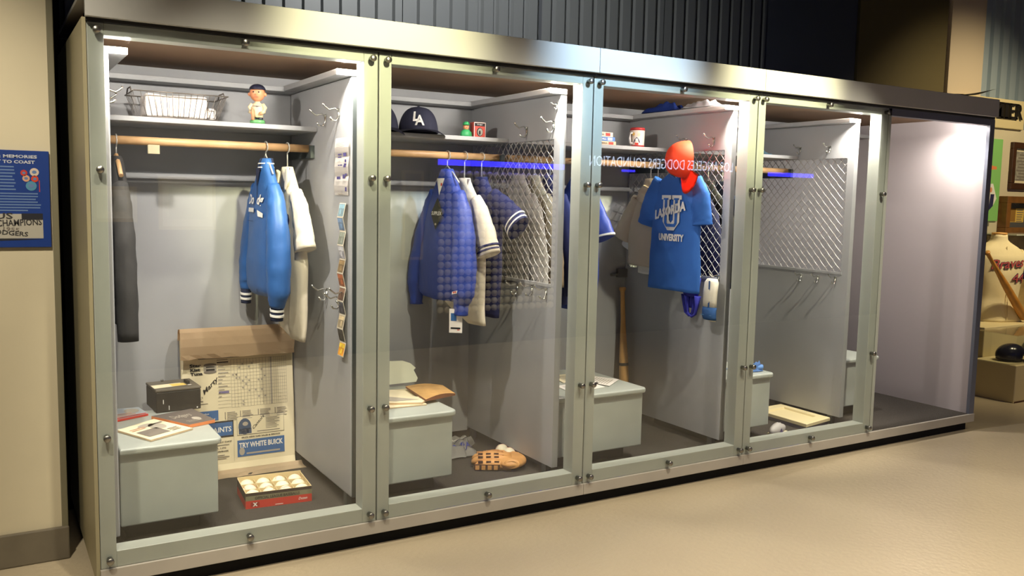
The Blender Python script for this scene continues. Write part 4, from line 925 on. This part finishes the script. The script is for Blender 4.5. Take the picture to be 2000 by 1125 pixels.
def cloth(name, label, cat, m, x0, x1, y0, y1, z0, h, sc=12, seed=0, loops=True):
    bm = bmesh.new(); n = 22; R_ = []
    for i in range(n+1):
        row = []
        for j in range(n+1):
            a, b = i/n, j/n; e = min(1, min(a, 1-a, b, 1-b)*7)
            hh = h*e*(.55+.6*noise.noise(Vector((a*sc*.3+seed, b*sc*.3, seed)))+.3*noise.noise(Vector((a*sc*.7, b*sc*.7, seed+3))))
            row.append(bm.verts.new((x0+(x1-x0)*(a+.05*noise.noise(Vector((b*5, seed, 1)))), y0+(y1-y0)*(b+.05*noise.noise(Vector((a*5, seed, 2)))), z0+.002+max(.002, hh))))
        R_.append(row)
    for i in range(n):
        for j in range(n): bm.faces.new((R_[i][j], R_[i+1][j], R_[i+1][j+1], R_[i][j+1])).smooth = True
    bmesh.ops.solidify(bm, geom=bm.faces[:], thickness=.002)
    return tag(frombm(name, bm, m), label, cat)
cloth('folded_shirt', 'royal blue shirt folded on the top ledge above the mesh panel', 'shirt', mat('shirt_royal', L(40, 70, 160), .8), 3.182, 3.272, .52, .86, ZT+.026, .055, 10, 4)
cloth('crumpled_plastic', 'clear pale crumpled plastic bag on the top ledge beside the lamp', 'plastic bag', mat('plastic_pale', L(190, 190, 196), .25), 3.182, 3.272, .22, .50, ZT+.026, .05, 14, 8)
# stirrup socks on the mesh rail hooks
SKB = mat('sock_blue', L(48, 50, 158), .85, var=.08, vscale=20); SKW = mat('sock_cream', L(226, 220, 204), .85); SKD = mat('sock_teal', L(46, 88, 146), .85)
t = thing('stirrup_socks', 'pair of royal blue stirrup socks draped over a hook below the tee', 'socks', (3.19, .33, .87))
def strap(parent, name, ys, zs, wd, m, x=3.19, th=.012, n=10):
    bm = bmesh.new(); rings = []
    for i, (y, z, ww) in enumerate(zip(ys, zs, wd)):
        rings.append([Vector((x+th*math.sin(2*PI*k/14)-.006*math.sin(i*1.1), y+ww*math.cos(2*PI*k/14), z)) for k in range(14)])
    loftbm(bm, rings); return frombm(name, bm, m, parent)
strap(t, 'sock_upper', (.345, .342, .338, .335, .333), (.985, 1.02, 1.06, 1.09, 1.098), (.058, .066, .070, .066, .05), SKB, 3.185, .022)
strap(t, 'sock_fold', (.375, .372, .37, .365), (.915, .96, 1.02, 1.08), (.034, .042, .045, .03), SKB, 3.205, .018)
for y0, x_ in ((.325, 3.178), (.372, 3.20)):
    bm = bmesh.new(); tubebm(bm, [(x_, y0+.045, .99), (x_, y0+.042, .93), (x_, y0+.03, .885), (x_, y0, .868), (x_, y0-.028, .885), (x_, y0-.040, .93), (x_, y0-.045, .99)], [.020, .012, .009, .008, .009, .012, .020], 8); frombm('stirrup_loop', bm, SKB, t)
t = thing('striped_socks', 'cream sock with blue stripe and blue foot folded over the end hook', 'socks', (3.19, .18, .86))
strap(t, 'sock_leg', (.185, .183, .182, .18, .18), (.935, .98, 1.03, 1.08, 1.10), (.050, .052, .054, .052, .035), SKW, 3.185, .022)
strap(t, 'sock_back', (.215, .212, .21, .205), (.93, .955, 1.0, 1.08), (.022, .03, .034, .03), SKW, 3.205, .016)
strap(t, 'sock_foot', (.180, .181, .183, .184), (.868, .885, .92, .94), (.048, .052, .053, .052), SKD, 3.183, .022)
strap(t, 'sock_toe', (.165, .172, .175), (.858, .866, .875), (.02, .034, .04), SKW, 3.192, .014)
p = Print(); p.rect(-.012, .94, .000, 1.09, SKD); p.build('stripe', lambda a, b, l: Vector((3.160-l, .165-a, b)), t)
p = Print(); p.rect(-.04, .893, .045, .897, mat('sock_line', L(90, 140, 190), .8)); p.build('foot_line', lambda a, b, l: Vector((3.158-l, .183+a, b)), t)
# bat
t = thing('baseball_bat', 'natural wood baseball bat with a black ring leaning in the locker corner', 'bat', (3.23, .96, .12))
pa = Vector((3.205, .945, .125)); pb = Vector((3.185, .985, .965)); d = (pb-pa).normalized(); q_ = d.to_track_quat('Z', 'Y').to_matrix().to_4x4(); ln = (pb-pa).length
BATW = mat('bat_wood', L(214, 164, 98), .4, var=.1, vscale=14)
Mt = Matrix.Translation(pa) @ q_
lathe('shaft', [(0, 0), (.024, .002), (.031, .02), (.0325, .12), (.032, .26), (.028, .40), (.021, .52), (.0155, .62), (.0135, ln-.05), (.0145, ln-.02), (.018, ln-.012), (.0225, ln-.006), (.0225, ln+.006), (.018, ln+.010), (0, ln+.011)], BATW, t, 20, Mt)
lathe('black_ring', [(.0305, .345), (.0308, .346), (.0302, .362), (.0298, .363)], PRK, t, 20, Mt @ Matrix.Diagonal((1.02, 1.02, 1, 1)))
# letters and pens on bench three
for i, (quad, lab, m) in enumerate((((( 2.30, .26), (2.55, .30), (2.56, .46), (2.32, .44)), 'white handwritten letter near the bench front edge', PAPERW), (((2.40, .48), (2.66, .50), (2.70, .68), (2.44, .68)), 'cream typed letter at the bench back edge', PAPER), (((2.58, .30), (2.74, .42), (2.66, .56), (2.53, .47)), 'tilted pale letter beside the pens', PAPERW))):
    p = Print(); p.lines(.1, .9, .15, .85, 7, PRLG, .3); slab('letter_sheet', lab, 'letter', quad, .0012, m, None, p, 'letters on the bench', z=.5152+.0016*i)
for i, (a, b, m, lab) in enumerate((((2.44, .35), (2.55, .37), PRK, 'short black pen on the letters'), ((2.42, .43), (2.53, .455), mat('pen_maroon', L(96, 60, 56), .4), 'maroon pen lying behind the black pen'), ((2.38, .31), (2.46, .335), mat('pen_grey', L(150, 148, 150), .4), 'slim grey pen at the bench front'))):
    t = thing('pen', lab, 'pen', (a[0], a[1], .5205)); A3 = Vector((a[0], a[1], .5255)); B3 = Vector((b[0], b[1], .5255))
    tube('barrel', [A3, B3], .0045, m, t, 8); tube('tip', [B3, B3+(B3-A3).normalized()*.012], [.004, .0008], STEEL, t, 8)
# ------------------------------------------------------------------ locker four
cloth('blue_cloth', 'light blue knotted cloth on the bench in the nearly bare locker', 'cloth', mat('cloth_sky', L(104, 152, 220), .8), 3.54, 3.71, .25, .40, .514, .07, 16, 15)
bm = bmesh.new(); tubebm(bm, [(3.66, .27, .535), (3.70, .26, .54), (3.725, .28, .538), (3.70, .31, .536), (3.65, .30, .55), (3.60, .33, .58), (3.57, .36, .565)], [.012, .014, .013, .014, .016, .015, .012], 10)
tag(frombm('blue_strap', bm, mat('cloth_sky', None)), 'light blue looped strap on top of the knotted cloth', 'cloth')
cloth('teal_cloth', 'teal and white folded cloth on the shelf of the nearly bare locker', 'cloth', mat('cloth_teal', L(110, 150, 170), .8), 3.98, 4.14, .66, .8, 1.845, .035, 12, 23)
t = thing('cream_tray', 'shallow cream tray with a raised rim lying on the carpet', 'tray', (4.2, .43, .118))
q = [Vector((4.045, .19, 0)), Vector((4.325, .24, 0)), Vector((4.33, .66, 0)), Vector((4.05, .64, 0))]
TR = mat('tray_cream', L(234, 218, 172), .5)
def tray(ins, z): 
    c_ = sum(q, Vector())/4; return [v+(c_-v).normalized()*ins*1.35+Vector((0, 0, z)) for v in q]
bm = bmesh.new(); R_ = [[bm.verts.new(v) for v in tray(i_, z_)] for i_, z_ in ((.0, .142), (-.0, .160), (.004, .163), (.062, .163), (.066, .161), (.070, .150))]
for a, b in zip(R_, R_[1:]):
    for k in range(4): bm.faces.new((a[k], a[(k+1) % 4], b[(k+1) % 4], b[k]))
bm.faces.new(R_[-1]); bm.faces.new(R_[0][::-1]); frombm('rim', bm, TR, t)
bm = bmesh.new(); R_ = [[bm.verts.new(v) for v in tray(i_, z_)] for i_, z_ in ((.01, .119), (.006, .142))]
for k in range(4): bm.faces.new((R_[0][k], R_[0][(k+1) % 4], R_[1][(k+1) % 4], R_[1][k]))
bm.faces.new(R_[0]); bm.faces.new(R_[1]); frombm('base', bm, mat('tray_base', L(104, 100, 122), .5), t)
t = thing('sneaker', 'small purple and white shoe at the foot of the bench beside the tray', 'shoe', (3.83, .21, .118))
Ms = Tm(3.80, .215, .118) @ Rz(.35)
bm = bmesh.new(); bmesh.ops.create_uvsphere(bm, u_segments=18, v_segments=10, radius=1)
for v in bm.verts: v.co = Ms @ Vector((v.co.x*.10+.03, v.co.y*.034, max(0, v.co.z*(.042 if v.co.x < .2 else .03)+.03)))
frombm('upper', bm, mat('shoe_grey', L(176, 172, 170), .6), t, True)
bm = bmesh.new(); bmbox(bm, -.07, .13, -.036, .036, 0, .014, Ms); bmesh.ops.bevel(bm, geom=[e for e in bm.edges if abs(e.verts[0].co.z-e.verts[1].co.z) > .01], offset=.03, segments=4, affect='EDGES'); frombm('sole', bm, mat('shoe_sole', L(222, 212, 180), .6), t)
p = Print(); p.poly([(-.02, .02), (.03, .018), (.0, .05)], mat('shoe_purple', L(90, 76, 130), .6)); p.build('side_mark', lambda a, b, l: Ms @ Vector((a, -.0365-l, b)), t)
# ------------------------------------------------------------------ panel on the left wall
t = thing('text_panel', 'blue museum text panel with white copy and photographs on the cream wall', 'sign', (-.41, .488, 1.3))
SB = mat('panel_blue', L(20, 56, 132), .45, var=.05, vscale=20); PT = mat('panel_text', L(190, 196, 206), .6); PTD = mat('panel_text_dim', L(96, 124, 170), .6)
box('board', -.72, -.098, .474, .4895, 1.296, 1.675, SB, t, .002, 1)
p = Print()
p.text('DODGERS: MEMORIES', -.383, 1.645, .0125, PT, .243, .03); p.text('FROM COAST TO COAST', -.40, 1.624, .0125, PT, .252, .03)
for k in range(8): p.rect(-.70, 1.608-.0125*k, -.215-.012*random.random(), 1.6135-.0125*k, PTD)
for k in range(7): p.rect(-.70, 1.505-.011*k, -.130-.02*random.random()-(.04 if k == 6 else 0), 1.510-.011*k, PTD)
for a, b, r, c_ in ((-.187, 1.588, .012, (190, 62, 52)), (-.151, 1.592, .016, (206, 190, 176)), (-.180, 1.567, .013, (206, 160, 132)), (-.150, 1.566, .013, (206, 70, 44)), (-.163, 1.538, .019, (84, 140, 170))):
    p.disc(a, b, r, r, mat('pin_%d_%d' % c_[:2], L(*c_), .4), .0008)
    p.disc(a, b, r*.5, r*.4, PTD, .0012)
p.rect(-.136, 1.515, -.133, 1.56, PRR)
p.rect(-.70, 1.332, -.126, 1.428, mat('photo_grey', L(176, 172, 160), .6)); p.rect(-.20, 1.405, -.126, 1.43, mat('photo_dark', L(28, 30, 40), .6), .0004); p.poly([(-.70, 1.332), (-.25, 1.332), (-.126, 1.328), (-.70, 1.31)], mat('photo_dark', None), .0004)
p.text('CHAMPIONS', -.285, 1.378, .026, mat('photo_ink', L(52, 50, 50), .6), .155, .02, rot=-.06+.1, lift=.001); p.text('1955', -.265, 1.362, .016, PRG, .055, .02, rot=-.1, lift=.001); p.text('DODGERS', -.315, 1.352, .018, mat('photo_ink', None), .135, .02, rot=-.1, lift=.001); p.text('US', -.29, 1.408, .024, mat('photo_ink', None), .06, .02, lift=.001)
p.build('panel_print', lambda a, b, l: Vector((a, .4735-l, b)), t)
# ------------------------------------------------------------------ exhibits beyond the right end
EC = mat('exhibit_cream', L(214, 198, 152), .6, var=.03, vscale=3)
t = thing('lettered_board', 'cream header board with heavy black raised letters ending in IER', 'sign', (7.9, 1.45, 2.29))
box('board', 7.35, 8.35, 1.42, 1.56, 2.285, 2.555, EC, t, .004)
bz = 2.375; lk = mat('letter_black', L(22, 18, 16), .5)
for ch, x0, w_ in (('M', 7.765, .20), ('I', 7.99, .055), ('E', 8.07, .095), ('R', 8.18, .11)):
    v, f = textpolys(ch, .012); xa = min(q[0] for q in v); xb = max(q[0] for q in v); ya = min(q[1] for q in v); yb = max(q[1] for q in v)
    V0 = [Vector((x0+(q[0]-xa)/(xb-xa)*w_, 1.40, bz+(q[1]-ya)/(yb-ya)*.145)) for q in v]; n = len(V0)
    bm = bmesh.new(); bv = [bm.verts.new(q) for q in V0]
    for q in f: bm.faces.new([bv[k] for k in q])
    r_ = bmesh.ops.extrude_face_region(bm, geom=bm.faces[:]); bmesh.ops.translate(bm, verts=[e for e in r_['geom'] if isinstance(e, bmesh.types.BMVert)], vec=(0, .021, 0))
    for sx in ((x0-.008, x0+w_*.42), (x0+w_*.58, x0+w_+.008)) if ch in 'M' else ((x0-.01, x0+w_+.01),) if ch == 'I' else ((x0-.012, x0+w_*.3),):
        for zz in (bz, bz+.133): bmbox(bm, sx[0], sx[1], 1.40, 1.421, zz, zz+.012)
    frombm('raised_letter', bm, lk, t)
t = thing('green_poster', 'bright green poster of a ballplayer in an orange-billed cap', 'poster', (7.75, 1.44, 1.41))
box('board', 7.45, 8.045, 1.43, 1.449, 1.405, 2.18, mat('poster_green', L(134, 196, 110), .6), t, .002, 1)
p = Print(); p.disc(7.80, 1.90, .085, .06, PRW); p.poly([(7.80, 1.885), (7.97, 1.895), (7.97, 1.92), (7.84, 1.935)], PRO); p.disc(7.81, 1.82, .075, .085, SKIN, .001); p.poly([(7.62, 1.42), (7.95, 1.55), (8.0, 1.62), (7.93, 1.76), (7.80, 1.75), (7.62, 1.72)], PRW, .0004); p.poly([(7.88, 1.5), (7.95, 1.55), (7.96, 1.66), (7.90, 1.66)], PRN, .001); p.disc(7.9, 1.70, .02, .025, SKIN, .001)
p.build('poster_print', lambda a, b, l: Vector((a, 1.4295-l, b)), t)
box('poster_caption', 7.72, 7.92, 1.435, 1.449, 1.355, 1.39, mat('caption_grey', L(130, 128, 110), .6), t)
def frame(name, label, x0, x1, z0, z1, y, bw_, dp, fm, mm, pic, bordr, prn):
    t = thing(name, label, 'picture frame', ((x0+x1)/2, y, z0))
    for a in ((x0, x1, z0, z0+bw_), (x0, x1, z1-bw_, z1), (x0, x0+bw_, z0+bw_, z1-bw_), (x1-bw_, x1, z0+bw_, z1-bw_)): box('frame_side', a[0], a[1], y-dp, y, a[2], a[3], fm, t, .004, 1)
    box('mount', x0+bw_*.5, x1-bw_*.5, y-.008, y-.001, z0+bw_*.5, z1-bw_*.5, mm, t)
    p = Print(); p.rect(x0+bw_+bordr, z0+bw_+bordr, x1-bw_-bordr, z1-bw_-bordr, pic); prn(p); p.build('picture', lambda a, b, l: Vector((a, y-.009-l, b)), t); return t
FW = mat('frame_walnut', L(66, 40, 24), .45, var=.2, vscale=12); FO = mat('frame_oak', L(120, 78, 36), .45, var=.2, vscale=12)
def pr1(p):
    for k in range(9): p.rect(8.315+.02*(k % 3), 1.80+.03*k, 8.46+.03*(k % 2), 1.815+.03*k, PRG, .0006)
frame('framed_photograph', 'walnut framed black and white photograph with a cream mat on the wall', 8.20, 8.62, 1.715, 2.165, 1.449, .06, .035, FW, PAPER, mat('photo_bw', L(150, 146, 134), .4, var=.4, vscale=25), .025, pr1)
def pr2(p): p.text('1907', 8.30, 1.56, .03, PRG, .12, .02); p.rect(8.27, 1.40, 8.36, 1.53, mat('sepia', L(150, 110, 50), .6), .0006); p.lines(8.38, 8.5, 1.4, 1.53, 6, PRG, .4)
frame('framed_clipping', 'deep oak frame holding a yellowed newspaper clipping on grey board', 8.075, 8.62, 1.28, 1.645, 1.449, .065, .09, FO, mat('mount_grey', L(84, 84, 84), .7), mat('clip_yellow', L(222, 186, 88), .7), .05, pr2)
box_pl = thing('exhibit_plinth', 'low cream plinth with a clear vitrine holding a helmet', 'plinth', (7.4, .6, 0))
box('base_block', 6.6, 9.4, .34, .70, 0, .30, EC, box_pl, .004, 1); box('kick_strip', 6.61, 9.4, .335, .69, 0, .012, mat('kick_brown', L(80, 50, 30), .7), box_pl)
vit = boxes('vitrine_glass', [(6.62, 9.3, .36, .364, .30, .535), (6.62, 6.624, .36, .69, .30, .535), (6.62, 9.3, .36, .69, .531, .535)], GLASS, box_pl)
box('back_step', 6.75, 9.4, .705, 1.445, 0, .545, EC, box_pl, .004, 1)
# helmets
def helmet(label, c, rot, m):
    t = thing('batting_helmet', label, 'helmet', (c[0], c[1], c[2])); M = Tm(*c) @ Rz(rot)
    bm = bmesh.new(); bmesh.ops.create_uvsphere(bm, u_segments=28, v_segments=18, radius=1)
    bmesh.ops.delete(bm, geom=[v for v in bm.verts if v.co.z < -.35 or (v.co.z < .02 and v.co.x > .35)], context='VERTS')
    for v in bm.verts: v.co = M @ Vector((v.co.x*.125, v.co.y*.10, .045+v.co.z*.095))
    bmesh.ops.solidify(bm, geom=bm.faces[:], thickness=.006); frombm('shell', bm, m, t, True)
    bm = bmesh.new(); n = 12; R_ = []
    for i in range(n+1):
        a = -1.2+2.4*i/n; R_.append([bm.verts.new(M @ Vector(((.118+.07*q*math.cos(a*.9))*math.cos(a), (.097+.03*q*math.cos(a))*math.sin(a), .046-.022*q-.6*(math.sin(a)*.097)**2*4*q*.3))) for q in (0, .5, 1)])
    for i in range(n):
        for j in range(2): bm.faces.new((R_[i][j], R_[i+1][j], R_[i+1][j+1], R_[i][j+1])).smooth = True
    bmesh.ops.solidify(bm, geom=bm.faces[:], thickness=.005); frombm('bill', bm, m, t)
HM = mat('helmet_navy', L(30, 32, 50), .2)
helmet('glossy navy batting helmet resting inside the clear vitrine', (6.80, .50, .302), -.35, HM)
helmet('second navy batting helmet deeper along the clear vitrine', (7.25, .56, .302), .5, HM)
# jersey on a form
WJ = mat('jersey_cream', L(226, 212, 170), .8, var=.04, vscale=8, bump=.15, bscale=20)
g = Garment('jersey_form', 'cream number 44 jersey with red script on a headless mannequin form', 'mannequin', 7.33, .98, PI/2-.35, WJ,
            [(.546, .24, .16, 0, 0), (.60, .22, .15, 0, 0), (.75, .19, .13, 0, 0), (.95, .22, .14, 0, 0), (1.10, .235, .13, 0, 0), (1.18, .19, .10, 0, 0), (1.225, .10, .075, 0, 0), (1.25, .065, .065, 0, 0), (1.30, .06, .06, 0, 0)],
            [[(-.19, 0, 1.14, .06, .065), (-.25, 0, 1.06, .075, .075), (-.28, 0, .96, .08, .08)]], wr=.01, seed=71)
g.sleeve([(.18, 0, 1.13, .06, .065), (.235, 0, 1.08, .07, .072), (.262, 0, 1.03, .074, .076)], WJ); g.sleeve([(.245, 0, 1.07, .074, .076), (.275, 0, 1.00, .079, .08), (.295, 0, .93, .082, .082)], NAVY, 'sleeve_end')
lathe('neck_cap', [(0, 0), (.062, 0), (.064, .01), (.06, .018), (0, .022)], mat('form_wood', L(200, 150, 84), .5), g.t, 22, Tm(7.33, .98, 1.298))
p = Print(); p.text('Braves', -.16, 1.00, .085, PRN, .33, .035, .3, rot=.08); p.text('Braves', -.158, 1.003, .08, mat('script_red', L(176, 74, 70), .7), .325, .008, .3, rot=.08, lift=.003); p.text('44', .03, .885, .085, PRN, .15, .04); p.text('44', .034, .89, .075, mat('script_red', None), .142, 0, lift=.003); p.rect(-.004, .56, .004, 1.2, mat('placket', L(190, 174, 132), .8))
p.build('script_lettering', g.fn(.012), g.t)
t = thing('leaning_bat', 'honey coloured wooden bat leaning diagonally in front of the jersey form', 'bat', (7.5, .80, .546))
pa = Vector((7.45, .775, .578)); pb = Vector((6.86, .80, 1.16)); M = Matrix.Translation(pa) @ (pb-pa).normalized().to_track_quat('Z', 'Y').to_matrix().to_4x4(); ln = (pb-pa).length
lathe('shaft', [(0, 0), (.028, .003), (.034, .02), (.035, .2), (.030, .42), (.020, .60), (.015, ln-.1), (.017, ln-.02), (.024, ln-.008), (.024, ln), (0, ln+.004)], mat('bat_honey', L(184, 128, 56), .35, var=.15, vscale=14), t, 18, M)
t = thing('photo_backdrop', 'sepia baseball photo panel standing behind the jersey form', 'photo panel', (8.35, 1.40, .546))
box('panel', 7.85, 9.2, 1.385, 1.40, .93, 1.272, mat('sepia_photo', L(170, 158, 138), .5, var=.3, vscale=9), t); box('panel', 7.75, 9.2, 1.37, 1.40, .546, .87, mat('sepia_photo_b', L(190, 164, 112), .5, var=.35, vscale=7), t)
p = Print(); p.disc(8.08, 1.12, .05, .09, PAPER); p.disc(8.08, 1.225, .025, .03, SKIN); p.poly([(7.92, 1.12), (7.99, 1.14), (7.98, 1.19), (7.91, 1.17)], PAPER); p.rect(8.06, 1.17, 8.09, 1.24, PRR, .001); p.build('player_figure', lambda a, b, l: Vector((a, 1.384-l, b)), t)
t = thing('glass_shelf', 'clear glass shelf edge above the sepia photo panels', 'shelf', (8.4, 1.3, 1.285)); box('pane', 7.72, 9.3, 1.05, 1.44, 1.285, 1.295, mat('shelf_glass_edge', L(200, 206, 190), .1), t)
# ------------------------------------------------------------------ opposite side of the aisle: what the panes mirror
t = thing('donor_sign', 'illuminated blue and white foundation name sign on the opposite wall', 'sign', (6.4, -4.4, 1.8))
box('backing', 5.2, 7.6, -4.55, -4.40, 1.80, 2.12, mat('sign_navy', L(14, 16, 60), .5), t)
p = Print(); p.text('LOS ANGELES DODGERS FOUNDATION', -7.46, 1.895, .115, mat('sign_white', (.8, .85, 1, 1), .5, emit=(.62, .74, 1, 1), estr=SIGN_E), 2.12, 0)
p.build('lit_lettering', lambda a, b, l: Vector((-a, -4.398+l, b)), t)
LED = mat('led_blue', (.05, .05, .9, 1), .5, emit=(.05, .04, 1, 1), estr=LED_E)
for x0, x1, z0, z1 in ((3.52, 4.98, 1.838, 1.895), (5.78, 5.93, 1.845, 1.87), (8.06, 8.83, 1.865, 1.915)):
    t = thing('led_strip', 'blue light strip above the exhibits on the opposite wall', 'light strip', (x0, -4.35, z0), 'blue light strips on the opposite wall'); box('housing', x0-.01, x1+.01, -4.55, -4.345, z1, z1+.03, DARK, t); box('diffuser', x0, x1, -4.40, -4.348, z0, z1, LED, t)
t = thing('baseball_display', 'wall rack of signed baseballs on the opposite wall', 'display rack', (4.2, -4.4, .35))
box('rack_back', 3.5, 4.95, -4.53, -4.46, .30, 1.835, mat('rack_black', L(14, 13, 13), .8), t)
vs_ = []; fs_ = []
sph = [(math.sin(PI*j/8)*math.cos(2*PI*i/12), math.sin(PI*j/8)*math.sin(2*PI*i/12), math.cos(PI*j/8)) for j in range(9) for i in range(12)]
for i in range(18):
    for j in range(19):
        n = len(vs_); vs_ += [(3.57+.0775*i+.034*a, -4.41+.034*b, .40+.0755*j+.034*c) for a, b, c in sph]
        fs_ += [(n+12*r+q, n+12*r+(q+1) % 12, n+12*(r+1)+(q+1) % 12, n+12*(r+1)+q) for r in range(8) for q in range(12)]
o = pyd('baseballs', vs_, fs_, BALLM, t, True); o['kind'] = 'stuff'
for x0, x1, z0, z1, lab in ((.96, 1.43, 1.20, 1.655, 'framed cream document on the opposite wall'), (.45, .79, 1.265, 1.56, 'smaller framed document beside it on the opposite wall'), (3.20, 3.43, .9, 1.78, 'tall narrow gilt frame on the opposite wall')):
    t = thing('framed_document', lab, 'picture frame', (x0, -4.5, z0)); box('frame_board', x0, x1, -4.55, -4.52, z0, z1, mat('frame_gilt', L(190, 160, 100), .5), t, .004, 1)
    p = Print(); p.rect(x0+.03, z0+.03, x1-.03, z1-.03, PAPER if x1 < 3 else PRK); p.rect(x0+.08, z0+.09, x1-.08, z1-.08, mat('doc_tint', L(200, 194, 170), .8) if x1 < 3 else PRG, .0005); p.build('document', lambda a, b, l: Vector((a, -4.518+l, b)), t)
spot('opposite_wall_light', (1.1, -2.6, 3.6), (1.15, -4.5, 1.45), DOC_W, (1.0, .95, .85), 30, .5)
spot('opposite_wall_light', (4.2, -2.4, 3.6), (4.2, -4.5, 1.1), RACK_W, (1.0, .9, .75), 42, .6)
